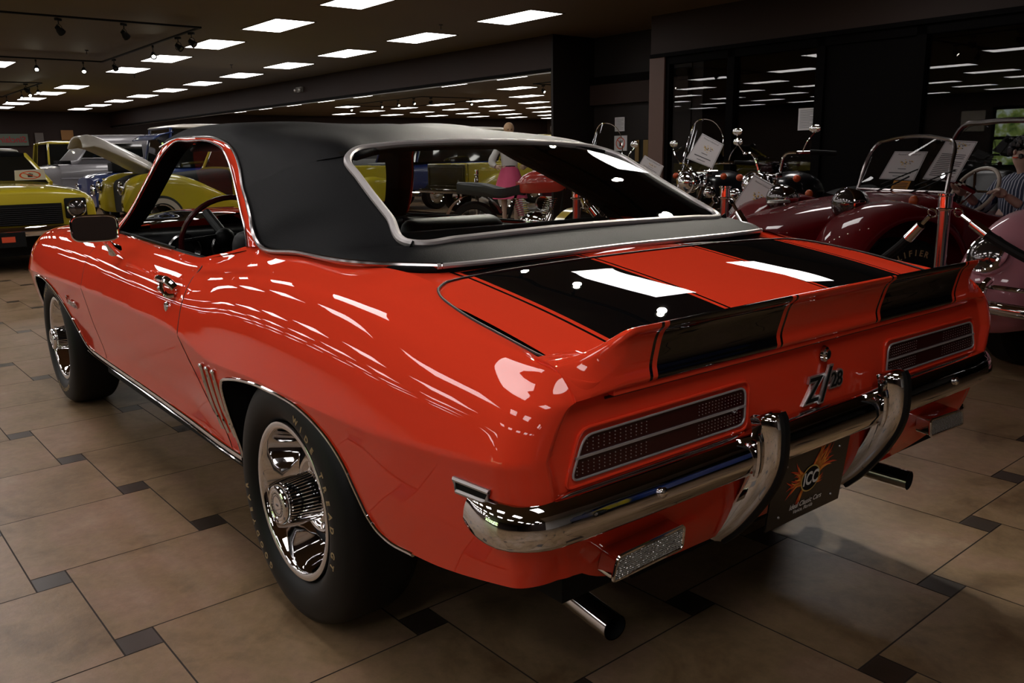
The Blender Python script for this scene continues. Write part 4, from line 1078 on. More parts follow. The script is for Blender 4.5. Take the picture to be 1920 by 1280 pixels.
def hl(p, x, y, z, r=.09, dx=1, name='headlight'):
    g = G(); g.lathe([(r*1.18, 0), (r*1.2, dx*.02), (r*1.05, dx*.035), (r*.98, dx*.025)], (x, y, z), 24, 0, 'x')
    g.lathe([(r, dx*.022), (r*.7, dx*.04), (0, dx*.05)], (x, y, z), 24, 1, 'x'); return g.build(name, [CHROME, LAMPG], p)
def greenhouse(p, xb0, xt0, xt1, xb1, zb, zr, wb, wt, col, glassm=BG, roofm=None):
    """windscreen base/top, rear top/base; half widths at belt and roof"""
    def ring(t): return [(xb0+(xt0-xb0)*t, (wb+(wt-wb)*t)*.93), (xb0+(xt0-xb0)*t-.22, wb+(wt-wb)*t), ((xb0+xb1)/2+((xt0+xt1)/2-(xb0+xb1)/2)*t, wb+(wt-wb)*t), (xb1+(xt1-xb1)*t+.2, wb+(wt-wb)*t), (xb1+(xt1-xb1)*t, (wb+(wt-wb)*t)*.9)]
    g = G(); rows = []
    for t in (0, .5, .92):
        h = ring(t); z = zb + (zr-zb)*t; rows.append([(x, y, z) for x, y in h] + [(x, -y, z) for x, y in h[::-1]])
    g.grid(rows, 0, cv=True); g.build('windows', [glassm], p, angle=25)
    g = G(); h = ring(.9); o = [(x, y) for x, y in h] + [(x, -y) for x, y in h[::-1]]; cx = (xt0+xt1)/2; P = []
    for s, z in ((1.0, zr-.07), (1.03, zr-.045), (1.0, zr-.015), (.88, zr+.01), (.6, zr+.03), (.02, zr+.04)): P.append([(cx+(x-cx)*s, y*s, z) for x, y in o])
    g.grid(P, 0, cv=True); g.build('roof', [roofm or col], p, angle=50)
    g = G()
    for k in (0, 3, 4) if xt1 - xb1 > .05 else (0, 2, 4):
        for s in (1, -1):
            a, b = ring(0)[k], ring(.93)[k]; g.tube([(a[0], s*(a[1]+.008), zb), (b[0], s*(b[1]+.008), zb+(zr-zb)*.93)], .026, 8)
    g.build('pillar', [col], p)

# --- yellow coupe, facing the camera at the left edge
t = thing('muscle_car', 'yellow coupe with black grille and round headlights at the left edge of the photo', 'car', at(13.15, -1.62), RA+PI)
loft([(2.32, .94, .40, .80, .03), (2.26, .96, .34, .87, .04), (1.9, .97, .26, .91, .05), (1.2, .97, .26, .93, .05), (.75, .96, .26, .95, .04), (0, .96, .26, .95, .0), (-1.2, .96, .28, .95, .0), (-1.9, .94, .32, .93, .0), (-2.35, .88, .40, .86, .0)]).build('body_shell', [YEL], t)
greenhouse(t, .85, .25, -.85, -1.5, .95, 1.34, .86, .68, YEL, roofm=VINYL)
g = G(); g.box((2.33, 0, .64), (.05, 1.18, .23), 0)
for k in range(9): g.box((2.36, 0, .54+k*.022), (.012, 1.16, .005), 1)
g.build('grille', [BLACK, STEEL], t)
for y in (.74, -.74): G().box((2.325, y, .69), (.05, .23, .23), 0, bev=.02).build('headlight_bezel', [BLACK], t); hl(t, 2.345, y, .69, .085)
g = G(); g.tube([(2.25, -.93, .46), (2.40, -.75, .46), (2.43, 0, .46), (2.40, .75, .46), (2.25, .93, .46)], .055, 10, flat=.5); g.build('front_bumper', [CHROME], t)
g = G(); g.box((2.455, 0.0, .38), (.012, .34, .16), 0); g.box((2.463, 0, .385), (.004, .13, .06), 1); g.build('license_plate', [BLACK, FLAME2], t)
for x in (1.45, -1.35):
    for y in (.84, -.84): wheel_at(t, x, y)
G().box((0, 0, .3), (4.3, 1.5, .25)).build('underbody', [BLACK], t)
# hand-symbol card leaning on its windscreen
def card(name, cs, label, cat='sign', grp=None, style=0, th=.006):
    """cs: 4 corners (top-left, top-right, bottom-right, bottom-left) in room coordinates"""
    c = [Vector(W(*q)) for q in cs]; n = (c[1]-c[0]).cross(c[3]-c[0]).normalized()
    if n.dot(CP - c[0]) < 0: n = -n
    base = (c[0]+c[1]+c[2]+c[3])/4; lo = [q-base for q in c]
    def P(u, v, o=0): return (lo[0]*(1-u)+lo[1]*u)*(1-v) + (lo[3]*(1-u)+lo[2]*u)*v + n*o
    g = G(); k = [P(0, 0), P(1, 0), P(1, 1), P(0, 1)]; b = [q - n*th for q in k]
    g.add(k+b, [(0, 1, 2, 3), (7, 6, 5, 4), (0, 4, 5, 1), (1, 5, 6, 2), (2, 6, 7, 3), (3, 7, 4, 0)])
    pap = ORANGE if style == 9 else PAPER
    o = g.build(name, [pap], angle=0, loc=base); tag(o, label, cat, grp)
    g = G()
    def bar(u0, u1, v0, v1, m=0): g.add([P(u0, v0, .0015+m*.0004), P(u1, v0, .0015+m*.0004), P(u1, v1, .0015+m*.0004), P(u0, v1, .0015+m*.0004)], [(0, 1, 2, 3)], m)
    xd = (lo[1]-lo[0]); yd = (lo[0]-lo[3]); wd, hd_ = xd.length, yd.length
    def txt(s, v, size, m=0):
        V, F = text_mesh(s, size); X = xd.normalized(); Y = yd.normalized(); Cc = P(.5, v, .002)
        g.add([Cc + X*q.x + Y*q.y for q in V], F, m)
    if style in (0, 1):
        bar(.03, .97, .02, .03); bar(.03, .97, .97, .98); bar(.02, .03, .02, .98); bar(.97, .98, .02, .98)
        txt('Personal Collection of', .11 if style == 0 else .09, wd*.075)
        rg = random.Random(4)
        for k in range(26): u = .5+rg.gauss(0, .12); v = (.40 if style == 0 else .16)+rg.gauss(0, .055); bar(u-.02, u+.02, v-.012, v+.012, 1 if k % 3 else 0)
        if style == 0: bar(.38, .62, .60, .62); bar(.18, .82, .74, .77); bar(.34, .66, .86, .88)
        else:
            for k in range(13): bar(.12, .88-.3*(k % 4 == 3), .33+k*.045, .345+k*.045)
    if style == 2:
        for k in range(14): bar(.10, .90-.2*(k % 5 == 4), .08+k*.062, .095+k*.062)
    if style == 3:   # hand in a crossed circle
        n_ = 24
        for k in range(n_):
            a, b = 2*PI*k/n_, 2*PI*(k+1)/n_
            g.add([P(.5+.36*math.cos(a), .5+.40*math.sin(a), .002), P(.5+.36*math.cos(b), .5+.40*math.sin(b), .002), P(.5+.30*math.cos(b), .5+.33*math.sin(b), .002), P(.5+.30*math.cos(a), .5+.33*math.sin(a), .002)], [(0, 1, 2, 3)], 2)
        bar(.42, .58, .48, .70)
        for k in range(5): bar(.40+k*.042, .43+k*.042, .30+.04*abs(k-2), .5)
        g.add([P(.26, .30, .003), P(.30, .26, .003), P(.74, .70, .003), P(.70, .74, .003)], [(0, 1, 2, 3)], 2)
    if style == 9:
        for k in range(4): bar(.1, .9, .2+k*.18, .27+k*.18)
    g.build('print', [INK, GOLD, FLAME2], o, angle=0, fixn=False); return o
ORANGE = mat('orange_paper', (.62, .26, .03), .6)
card('no_touching_card', [(11.85, -1.96, 1.115), (11.85, -2.28, 1.125), (11.9, -2.30, 1.0), (11.9, -1.96, .998)], 'white no-touching card with hand symbol on windscreen base of yellow coupe', style=3)

# --- yellow pickup with its hood raised (tail to the mirror, side to the camera)
t = thing('pickup_truck', 'old yellow pickup with raised white hood and whitewall tyres in the middle distance', 'truck', at(14.55, -6.30), RA+PI/2)
loft([(.9, .80, .50, 1.06, .03), (.3, .80, .45, 1.08, .02), (-.6, .80, .45, 1.08, .02), (-.75, .80, .45, 1.06, .0)]).build('cab_lower', [YEL], t)
greenhouse(t, .85, .62, -.45, -.65, 1.06, 1.60, .74, .62, YEL)
loft([(2.45, .40, .40, .86, .06), (2.2, .50, .38, .92, .08), (1.6, .58, .38, .98, .02), (.9, .70, .40, 1.04, .02)]).build('engine_bay', [BLACK], t)
for y in (.66, -.66):
    g = G(); loft([(2.62, .05, .46, .60, .01), (2.52, .15, .40, .86, .04), (2.2, .19, .38, .96, .06), (1.7, .19, .40, .92, .05), (1.2, .16, .38, .72, .03), (.8, .13, .36, .50, .02)], 16, 0, g)
    g.xf(Matrix.Translation((0, y, 0))); g.build('front_fender', [YEL], t)
    g = G(); loft([(-1.15, .10, .42, .60, .02), (-1.5, .13, .40, .80, .04), (-1.9, .13, .42, .80, .03), (-2.3, .10, .44, .62, .02)], 14, 0, g); g.xf(Matrix.Translation((0, y+.10*(1 if y > 0 else -1), 0))); g.build('rear_fender', [YEL], t)
    wheel_at(t, 2.10, y*1.22, .34, .17, ww=True); wheel_at(t, -1.72, y*1.20, .34, .17, ww=False)
    hl(t, 2.60, y*.95, .80, .085)
g = G()
for y in (.70, -.70): g.box((-1.66, y, .80), (1.76, .05, .50), 0, bev=.02)
g.box((-1.66, 0, .58), (1.76, 1.4, .05)); g.build('bed', [YEL], t)
g = G(); g.box((-2.555, 0, .79), (.05, 1.34, .50), 0, bev=.015)
for (y, z, a, b) in ((0, .98, 1.2, .02), (0, .60, 1.2, .02), (.60, .79, .02, .38), (-.60, .79, .02, .38)): g.box((-2.588, y, z), (.015, a, b), 0, bev=.004)
g.build('tailgate', [YEL, CHROME], t)
G().tube([(-2.66, -.85, .50), (-2.70, 0, .50), (-2.66, .85, .50)], .045, 8).build('rear_bumper', [CHROME], t)
g = G(); P = []
for k in range(12):
    s = k/11; x = 1.80 + 1.16*s; z = 1.03 + .66*s**.82 - .05*max(0, s-.8)*5; row = []
    for a in np.linspace(-1, 1, 15): row.append((x + .03*(abs(a)**3) + (0 if s < .99 else .05), a*(.62 - .14*s), z - .17*abs(a)**3.0 - .05*(s > .97)))
    P.append(row)
g.grid(P); hd_ = g.build('raised_hood', [WHT], t, angle=60); sm_ = hd_.modifiers.new('t', 'SOLIDIFY'); sm_.thickness = .03
g = G(); g.tube(spline([(2.16-k*.03, .63, 1.20-k*.016 + .015*math.sin(k*2.4)) for k in range(9)], 40), .006, 5); g.build('hood_script', [INK], t)

# --- blue and white truck behind it
t = thing('pickup_truck', 'blue truck with white roof, blue sun visor and exposed black engine intake behind yellow pickup', 'truck', at(17.35, -6.25), RA+PI/2)
loft([(2.25, .62, .40, .88, .04), (2.0, .74, .36, .95, .05), (1.2, .78, .36, 1.0, .03), (.8, .80, .40, 1.08, .02), (-.8, .80, .40, 1.08, .02), (-2.4, .78, .45, 1.0, 0)]).build('body_shell', [BLUE], t)
greenhouse(t, .95, .80, -1.9, -2.2, 1.08, 1.86, .76, .66, BLUE, roofm=WHT)
g = G(); P = [[(.78, y, 1.74), (1.02, y*1.05, 1.69), (1.16, y*1.05, 1.60)] for y in np.linspace(-.66, .66, 9)]; g.grid(P); v_ = g.build('sun_visor', [BLUE], t); sm_ = v_.modifiers.new('t', 'SOLIDIFY'); sm_.thickness = .02
g = G(); g.box((1.75, .30, 1.10), (.26, .30, .16), 0, bev=.02); g.box((1.55, .30, 1.06), (.55, .20, .12), 0, bev=.02); g.tube([(1.75, .3, 1.18), (1.75, .3, 1.22)], .10, 16); g.build('engine_intake', [BLACK], t)
g = G(); g.box((1.9, .78, .90), (.5, .02, .02)); g.build('side_trim', [CHROME], t)
for x in (1.5, -1.5):
    for y in (.72, -.72): wheel_at(t, x, y, .34, .2)
for y in (.55, -.55): hl(t, 2.26, y, .70)

# --- silver-grey wagon, its side to the camera
t = thing('station_wagon', 'silver-grey wagon with slanted windscreen standing across the far showroom', 'car', at(20.45, -6.35), RA+PI/2)
loft([(2.9, .80, .42, 1.0, .02), (2.7, .88, .36, 1.06, .03), (2.2, .92, .34, 1.12, .03), (1.9, .93, .34, 1.16, .0), (-2.2, .93, .36, 1.16, .0), (-2.5, .88, .42, 1.12, .0)]).build('body_shell', [GREYP], t)
loft([(2.05, .80, 1.12, 1.15, 0), (1.55, .76, 1.12, 1.66, .03), (1.3, .75, 1.12, 1.72, .05), (-2.0, .75, 1.12, 1.72, .05), (-2.35, .72, 1.12, 1.60, .03)]).build('roof', [GREYP], t)
for (a, b) in ((1.98-.12, 1.30), (1.22, .60), (.50, -.25)):
    for s in (1, -1):
        za = 1.58; q = [(a if a < 1.7 else a-.02, s*.80, 1.28), (b, s*.80, 1.28), (b, s*.772, za), (a-(.22 if a > 1.7 else 0), s*.772, za)]
        G().add(q, [(0, 1, 2, 3)]).build('side_window', [BG], t, angle=0); G().tube(q, .009, 6, closed=True).build('window_trim', [SATIN], t)
g = G(); g.box((0, .945, .88), (4.6, .012, .02)); g.box((0, .945, .70), (4.6, .012, .05)); g.build('side_trim', [SATIN], t)
for x in (2.0, -1.6):
    for y in (.84, -.84): wheel_at(t, x, y, .34, .2)
# --- yellow cab and white sedan far off
t = thing('pickup_truck', 'yellow truck cab with dark windscreen far away beyond the silver-grey wagon', 'truck', at(26.2, -5.65), RA+PI)
loft([(2.0, .7, .45, 1.05, .05), (1.2, .85, .42, 1.12, .03), (.3, .85, .42, 1.12, 0), (-1.0, .85, .42, 1.12, 0)]).build('body_shell', [YEL], t)
greenhouse(t, 1.15, .95, -.6, -.8, 1.12, 1.74, .74, .66, YEL)
for x in (1.4, -.6):
    for y in (.74, -.74): wheel_at(t, x, y, .34, .2)
t = thing('sedan_car', 'small white sedan in the far distance above the yellow coupe', 'car', at(25.0, -3.55), RA+PI)
loft([(2.2, .80, .4, .85, .03), (1.4, .88, .35, .98, .03), (.6, .9, .35, 1.05, 0), (-1.4, .9, .35, 1.05, 0), (-2.2, .82, .4, .98, 0)]).build('body_shell', [WHT], t)
greenhouse(t, .9, .4, -.9, -1.3, 1.05, 1.54, .80, .64, WHT)
for x in (1.4, -1.4):
    for y in (.78, -.78): wheel_at(t, x, y)
# far-wall signs
g = G().box((35.93, -6.05, 2.03), (.05, .95, .42)); s_ = tag(rbuild(g, 'wall_sign', [mat('sign_green_white', (.10, .13, .10), .6)]), 'pale wall sign with reversed red script lettering on the far wall', 'sign')
g = G(); M = frame(W(35.89, -6.05, 2.03), (0, 1, 0), (0, 0, 1)); V, F = text_mesh('Sinclair', .30, .0, .006, .2); g.add([M @ v for v in V], F); g.build('lettering', [mat('sign_red', (.30, .02, .02), .6)], s_, angle=0, fixn=False)
tag(rbuild(G().box((35.93, -6.9, 2.08), (.05, .28, .40)), 'wall_poster', [mat('poster_grey', (.12, .10, .09), .7)]), 'small grey poster to the right of the script sign on the far wall', 'poster')
tag(rbuild(G().box((35.93, -7.85, 2.2), (.05, .42, .36)), 'wall_poster', [mat('poster_gold', (.30, .14, .04), .7)]), 'small orange-brown poster on the far wall above the yellow truck cab', 'poster')

# --- alcove wall signs
def wallcard(name, x0, x1, z0, z1, label, style, y=YA):
    return card(name, [(x0, y+.02, z1), (x1, y+.02, z1), (x1, y+.02, z0), (x0, y+.02, z0)], label, style=style, th=.015)
wallcard('notice_sign', 9.95, 9.74, 1.55, 1.77, 'white notice with lines of text in the dark alcove, above the crossed-circle sign', 2)
wallcard('no_smoking_sign', 9.96, 9.68, 1.24, 1.48, 'square white sign with red crossed circle on the dark alcove wall', 3)
g = G().box((9.28, YA+.06, 1.20), (.40, .10, .42), 0).box((9.18, YA+.12, 1.2), (.10, .02, .40), 1).box((9.36, YA+.12, 1.2), (.08, .02, .40), 1)
tag(rbuild(g, 'brass_wall_plaque', [BLACK, mat('dull_brass', (.16, .10, .03), .5, metal=.5)]), 'dull brass ribbed fitting on the alcove wall beside the brown column', 'wall fitting')
card('window_notice', [(6.07, YW-.085, 1.70), (5.84, YW-.085, 1.70), (5.84, YW-.085, 1.44), (6.07, YW-.085, 1.44)], 'white sheet of text taped inside the dark storefront glass', style=2)
tag(rbuild(G().box((13.5, Y1-.06, 2.1), (.8, .02, .7)), 'wall_picture', [mat('cream_board', (.75, .68, .58), .7)]), 'cream board on the left wall, seen only as a reflection beside the garden windows', 'board')

# --- stanchions and ropes
def stanchion(x, y, label):
    t = thing('stanchion_post', label, 'stanchion', at(x, y), 0, None)
    G().lathe([(0, .03), (.05, .028), (.12, .018), (.155, .008), (.16, 0)], (0, 0, 0), 40, 0, 'z').build('base', [CHROME], t)
    G().lathe([(.026, .02), (.026, .93)], (0, 0, 0), 28, 0, 'z').build('pole', [DCHROME], t)
    g = G(); g.lathe([(.026, .92), (.030, .925), (.030, .985), (.036, .99), (.036, .998), (.0, 1.0)], (0, 0, 0), 28, 0, 'z'); g.tube([(.034*math.cos(a), .034*math.sin(a), .93) for a in np.linspace(0, 2*PI, 20, endpoint=False)], .004, 6, closed=True); g.build('cap', [CHROME], t)
    return t
stanchion(10.18, -7.66, 'chrome stanchion post farthest away, seen through the coupe rear window left of the mannequin')
stanchion(3.96, -3.77, 'chrome stanchion post seen through the right part of the coupe rear window')
stanchion(3.23, -4.32, 'chrome stanchion post standing just right of the coupe roof, before the motorcycles')
stanchion(1.79, -4.04, 'chrome stanchion post between the dark red buggy and the pink car')
def rope(a, b, sag, label):
    t = thing('barrier_rope', label, 'rope', at((a[0]+b[0])/2, (a[1]+b[1])/2, .9-sag), 0)
    o = Vector(t.location); A = Vector(W(*a)); B = Vector(W(*b)); d = (B-A); L_ = d.length; d.normalize()
    P = [A.lerp(B, s) - Vector((0, 0, sag*4*s*(1-s))) - o for s in np.linspace(.10, .90, 30)]
    G().tube(P, .021, 10).build('velvet_rope', [BLACK], t)
    for (p, q) in ((A, P[0]), (B, P[-1])):
        p = p - o; g = G(); g.tube([q, q.lerp(p, .45)], [.025, .022], 12); g.tube([q.lerp(p, .5), q.lerp(p, .75)], .010, 8)
        c = q.lerp(p, .85); g.tube([c + Vector((.02*math.cos(a_), .02*math.sin(a_)*.5, .02*math.sin(a_))) for a_ in np.linspace(0, 2*PI, 12, endpoint=False)], .004, 6, closed=True); g.build('rope_hook', [CHROME], t)
rope((3.19, -4.31, .93), (1.83, -4.05, .93), .42, 'black velvet rope hanging between the two posts in front of the dark red buggy')
rope((1.75, -4.04, .93), (.15, -3.95, .93), .30, 'black velvet rope crossing the pink car headlight')
rope((3.92, -3.79, .93), (3.27, -4.30, .93), .30, 'black velvet rope left of the motorcycles, partly behind the coupe')
rope((10.12, -7.6, .93), (8.9, -6.7, .93), .3, 'far black velvet rope seen through the coupe rear window')

# --- motorcycles
def bike(loc, head, tank, label, shield=0, lean=0, bars=0):
    t = thing('motorcycle', label, 'motorcycle', at(*loc), head, None)
    def wh(x, r=.32):
        g = G(); g.lathe([(r-.09, -.04), (r-.03, -.055), (r, 0), (r-.03, .055), (r-.09, .04), (r-.09, -.04)], (x, 0, r), 36, 0, 'y'); g.lathe([(r-.10, -.03), (r-.085, 0), (r-.10, .03)], (x, 0, r), 36, 1, 'y')
        for k in range(18):
            a = 2*PI*k/18; g.tube([(x+.03*math.cos(a), .02*(-1)**k, r+.03*math.sin(a)), (x+(r-.09)*math.cos(a+.2), 0, r+(r-.09)*math.sin(a+.2))], .003, 4, m=1)
        g.tube([(x, -.07, r), (x, .07, r)], .035, 12, m=1); g.build('wheel', [RUBBER, CHROME], t)
    wh(.78); wh(-.75)
    g = G()
    for s in (1, -1): g.tube([(.78, s*.09, .32), (.52, s*.09, .86), (.45, s*.09, 1.0)], .024, 10)
    g.box((.50, 0, .90), (.06, .24, .03), 0, bev=.01); g.box((.46, 0, 1.0), (.08, .24, .04), 0, bev=.01); g.build('fork', [CHROME], t)
    g = G(); P = [[(.78+.36*math.cos(a), y, .32+.36*math.sin(a)) for a in np.linspace(.2, 2.6, 12)] for y in (-.07, -.05, 0, .05, .07)]; g.grid(P); g.build('front_fender', [tank], t)
    g = G(); P = [[(-.75+.38*math.cos(a), y, .34+.38*math.sin(a)) for a in np.linspace(.4, 3.0, 12)] for y in (-.09, -.06, 0, .06, .09)]; g.grid(P); g.build('rear_fender', [tank], t)
    g = G(); g.ball((.60, 0, .93), (.12, .105, .105), 20); g.lathe([(.108, .02), (.112, .035), (.10, .04)], (.62, 0, .93), 24, 0, 'x'); g.lathe([(.10, .03), (0, .05)], (.62, 0, .93), 20, 1, 'x'); g.build('headlight', [CHROME, LAMPG], t)
    for s in (1, -1): G().ball((.58, s*.24, .84), (.07, .055, .055), 14).build('passing_lamp', [CHROME], t)
    g = G(); h = .12*bars
    g.tube(spline([(.30, .40, 1.10+h), (.42, .30, 1.10+h), (.46, .17, 1.09+h), (.44, .08, 1.0), (.44, -.08, 1.0), (.46, -.17, 1.09+h), (.42, -.30, 1.10+h), (.30, -.40, 1.10+h)], 36), .013, 8)
    for s in (1, -1): g.tube([(.38, s*.34, 1.105+h), (.22, s*.47, 1.09+h)], .019, 8, m=1)
    g.build('handlebar', [CHROME, BLACK], t)
    for s in (1, -1):
        g = G(); g.tube(spline([(.42, s*.30, 1.10+h), (.44, s*.36, 1.19+h), (.41, s*.40, 1.26+h)], 8), .006, 6); g.ball((.41, s*.40, 1.285+h), (.014, .055, .034), 14); g.build('mirror', [CHROME], t)
        g = G(); g.tube([(.46, s*.2, .98), (.46, s*.28, .98)], .008, 6); g.ball((.47, s*.30, .98), (.035, .03, .03), 12, 1); g.build('indicator', [CHROME, mat('amber_lens', (.5, .06, .01), .3)], t)
    g = G(); loft([(.42, .05, .80, .86, .02), (.36, .13, .76, .94, .04), (.15, .17, .74, .98, .05), (-.08, .15, .74, .93, .04), (-.20, .06, .76, .84, .02)], 16, 0, g); g.build('fuel_tank', [tank], t)
    g = G(); loft([(-.10, .10, .74, .80, .01), (-.35, .17, .68, .78, .02), (-.60, .15, .70, .84, .02), (-.95, .11, .74, .86, .02)], 14, 0, g); g.build('seat', [BLKLEA], t)
    g = G()
    for (ax, tilt) in ((.16, .38), (-.10, -.38)):
        for k in range(9):
            R = Matrix.Rotation(tilt, 3, 'Y'); c = Vector((ax+math.sin(tilt)*(.02+k*.024)*1.0, 0, .46+k*.026)); g.lathe([(0, -.004), (.082, -.004), (.082, .004), (0, .004)], tuple(c), 20, 0, 'z')
    g.ball((.03, 0, .38), (.20, .13, .13), 20); g.lathe([(0, .0), (.085, .0), (.09, -.02), (.09, -.05)], (.10, .19, .60), 20, 0, 'y'); g.build('engine', [CHROME], t)
    for z in (.30, .38): G().tube(spline([(.25, -.14, z+.18), (.18, -.18, z), (-.2, -.20, z-.04), (-1.0, -.21, z-.02)], 16), [.025]*5+[.035]*11, 12).build('exhaust', [CHROME], t)
    g = G(); g.tube([(.44, 0, .98), (.36, 0, .50), (.30, 0, .26), (-.35, 0, .26), (-.75, 0, .32)], .02, 8); g.tube([(.40, 0, .86), (-.2, 0, .74), (-.35, 0, .30)], .02, 8); g.tube([(0, 0, .2), (-.05, .25, .0)], .012, 6); g.build('frame', [BLACK], t)
    if shield:
        P = []
        for s in np.linspace(-1, 1, 15):
            top = 1.16+.34*(1-abs(s)**2.6)**.6; P.append([(.62-.14*s*s-(z-1.02)*.38, s*.25, z) for z in np.linspace(1.0, top, 8)])
        G().grid(P).build('windshield', [GLASS], t)
        G().tube([q[-1] for q in P], .005, 6).tube([(q[0][0]+.005, q[0][1], 1.03) for q in P], .007, 6).build('windshield_trim', [CHROME], t)
    return t
BK = mat('black_bike_paint', (.006, .006, .008), .3, coat=1)
bike((4.19, -6.70), RA+PI/2-.10, BK, 'black cruiser motorcycle with tall chrome handlebar, nearest the dark red buggy', 0, 0, .7)
bike((5.15, -7.0), RA+PI/2-.08, BK, 'black motorcycle with clear windscreen carrying a white card, middle of the row', 1)
bike((6.20, -6.75), RA+PI/2-.05, mat('yellow_bike_paint', (.40, .27, .01), .3, coat=1), 'yellow-tanked motorcycle with windscreen, half hidden by the coupe roof', 1)
bike((8.15, -7.0), RA-2.45, mat('bright_red_bike_paint', (.38, .018, .008), .3, coat=1), 'bright red motorcycle seen through the coupe rear window', 0)

def rayc(px, yr):
    d = fw + r2*((px[0]-960)/F_) - u2*((px[1]-640)/F_); n = Vector((-math.sin(RA), math.cos(RA), 0)); q = d*(yr/d.dot(n)); c_, s_ = math.cos(RA), math.sin(RA)
    return (q.x*c_+q.y*s_, -q.x*s_+q.y*c_, CP.z+q.z)
# display cards: corners read off once and fixed as real positions
card('display_card', [(4.937, -6.242, 1.363), (4.702, -6.242, 1.261), (4.814, -6.242, 1.057), (5.11, -6.242, 1.149)], 'tilted white display card on the windscreen of the middle motorcycle', grp=None)
card('display_card', [(5.4, -6.0, 1.18), (5.17, -6.0, 1.08), (5.22, -6.0, 0.98), (5.47, -6.0, 1.09)], 'white display card just above the coupe roof edge, before the leftmost motorcycle')
card('display_card', [(3.89, -5.55, 1.03), (3.66, -5.55, 0.93), (3.84, -5.55, 0.63), (4.11, -5.55, 0.74)], 'white display card hanging below the headlight of the motorcycle beside the buggy')

# --- dark red dune buggy, nose toward the aisle
t = thing('dune_buggy', 'dark red open dune buggy with upright framed windshield and chrome bullet headlamps', 'car', at(2.825, -6.434), RA+PI/2-.40)
g = loft([(1.75, .18, .46, .54, .02), (1.68, .32, .42, .66, .04), (1.48, .40, .40, .73, .06), (1.1, .44, .38, .80, .06), (.7, .48, .36, .85, .05), (.42, .52, .34, .88, .03)], 22); g.build('hood', [DRED], t)
g = loft([(.45, .62, .30, .86, 0), (0, .66, .28, .74, 0), (-.8, .66, .28, .74, 0), (-1.4, .62, .34, .86, .02)], 20); g.build('body_tub', [DRED], t)
for s in (1, -1):
    P = []
    for k, a in enumerate(np.linspace(-.35, 3.3, 26)):
        r_ = .42 + .02*math.sin(a); row = []
        for w_, dr in ((.36, .0), (.44, .03), (.56, .045), (.70, .03), (.80, -.01), (.83, -.06)): row.append((1.0+(r_+dr)*1.10*math.cos(a), s*w_, .40+(r_+dr)*math.sin(a)*(1.0) - .0))
        P.append(row)
    f_ = G().grid(P).build('front_fender', [DRED], t, angle=60); sm_ = f_.modifiers.new('t', 'SOLIDIFY'); sm_.thickness = .012; sm_.offset = -1 if s > 0 else 1
    P = []
    for k, a in enumerate(np.linspace(-.3, 3.2, 20)):
        P.append([(-1.25+(.46+dr)*math.cos(a), s*w_, .40+(.46+dr)*math.sin(a)) for w_, dr in ((.40, .0), (.60, .04), (.85, .0))])
    G().grid(P).build('rear_fender', [DRED], t, angle=60)
    # wheels
    g = G(); g.lathe([(.18, -.12), (.28, -.125), (.325, -.09), (.33, 0), (.325, .09), (.28, .125), (.18, .12), (.17, .10)], (1.0, s*.70, .33), 40, 0, 'y')
    g.lathe([(.18, s*.115), (.165, s*.10), (.15, s*.07), (.05, s*.07), (.04, s*.10), (0, s*.10)], (1.0, s*.70, .33), 32, 1, 'y')
    for k, ch in enumerate('QUALIFIER'):
        a = (2.55 - k*.165) if s < 0 else (.6 + k*.165); V, F = text_mesh(ch, .052, .001, .001); up = Vector((math.cos(a), 0, math.sin(a))); right = Vector((math.sin(a), 0, -math.cos(a)))*(1 if s < 0 else -1)
        M = frame(Vector((1.0, s*.828, .33)) + up*.245, right, up); g.add([M @ v for v in V], F, 2)
    g.build('front_wheel', [RUBBER, mat('pale_wheel', (.35, .30, .30), .4, metal=.4), WHITEL], t, fixn=False)
    wheel_at(t, -1.25, s*.72, .35, .26, name='rear_wheel')
# bullet headlamps on stalks
for y in (.38, -.38):
    g = G(); g.lathe([(0, -.14), (.035, -.13), (.075, -.09), (.095, -.03), (.098, .02)], (1.15, y, .86), 26, 0, 'x'); g.lathe([(.098, .02), (.106, .025), (.106, .04), (.10, .045)], (1.15, y, .86), 26, 0, 'x'); g.lathe([(.10, .04), (.092, .065), (.072, .088), (.04, .103), (0, .108)], (1.15, y, .86), 28, 1, 'x')
    g.tube([(1.15, y, .78), (1.13, y, .66)], .012, 8, m=0); hb = g.build('headlight', [CHROME, LAMPG], t)
g = G(); g.lathe([(0, .02), (.06, .018), (.065, 0)], (1.32, -.16, .845), 20, 0, 'z', (1.4, .8)); g.build('turn_signal', [CLEARL], t)
for y in (.55, -.55): G().ball((.80, y, .875), (.03, .03, .035), 10).build('amber_lamp', [mat('amber', (.40, .07, .01), .4)], t)

WSH = [(.45, .44, .905), (.40, .42, 1.12), (.37, .40, 1.20), (.355, .36, 1.245), (.35, .28, 1.262), (.35, -.28, 1.262), (.355, -.36, 1.245), (.37, -.40, 1.20), (.40, -.42, 1.12), (.45, -.44, .905)]
wl = spline(WSH, 60); g = G(); g.tube(wl, .013, 8); g.tube([(.452, .44, .912), (.452, -.44, .912)], .010, 8); g.tube([(.45, .44, .91), (.44, .46, .80)], .012); g.tube([(.45, -.44, .91), (.44, -.46, .80)], .012); g.build('windshield_frame', [DCHROME], t)
g = G(); g.add([(p[0], p[1]*.99, p[2]) for p in wl[::3]], [list(range(20))]); g.build('windshield', [glass('buggy_glass', (.85, .85, .85))], t, angle=0, fixn=False)
for y, ang in ((-.22, .9), (.12, 1.0)):
    g = G(); g.tube([(.52, y, .885), (.47, y+.16, .945), (.44, y+.30, 1.01)], .006, 6); g.tube([(.47, y+.06, .95), (.425, y+.36, 1.06)], .005, 6); g.build('wiper', [BLACK], t)
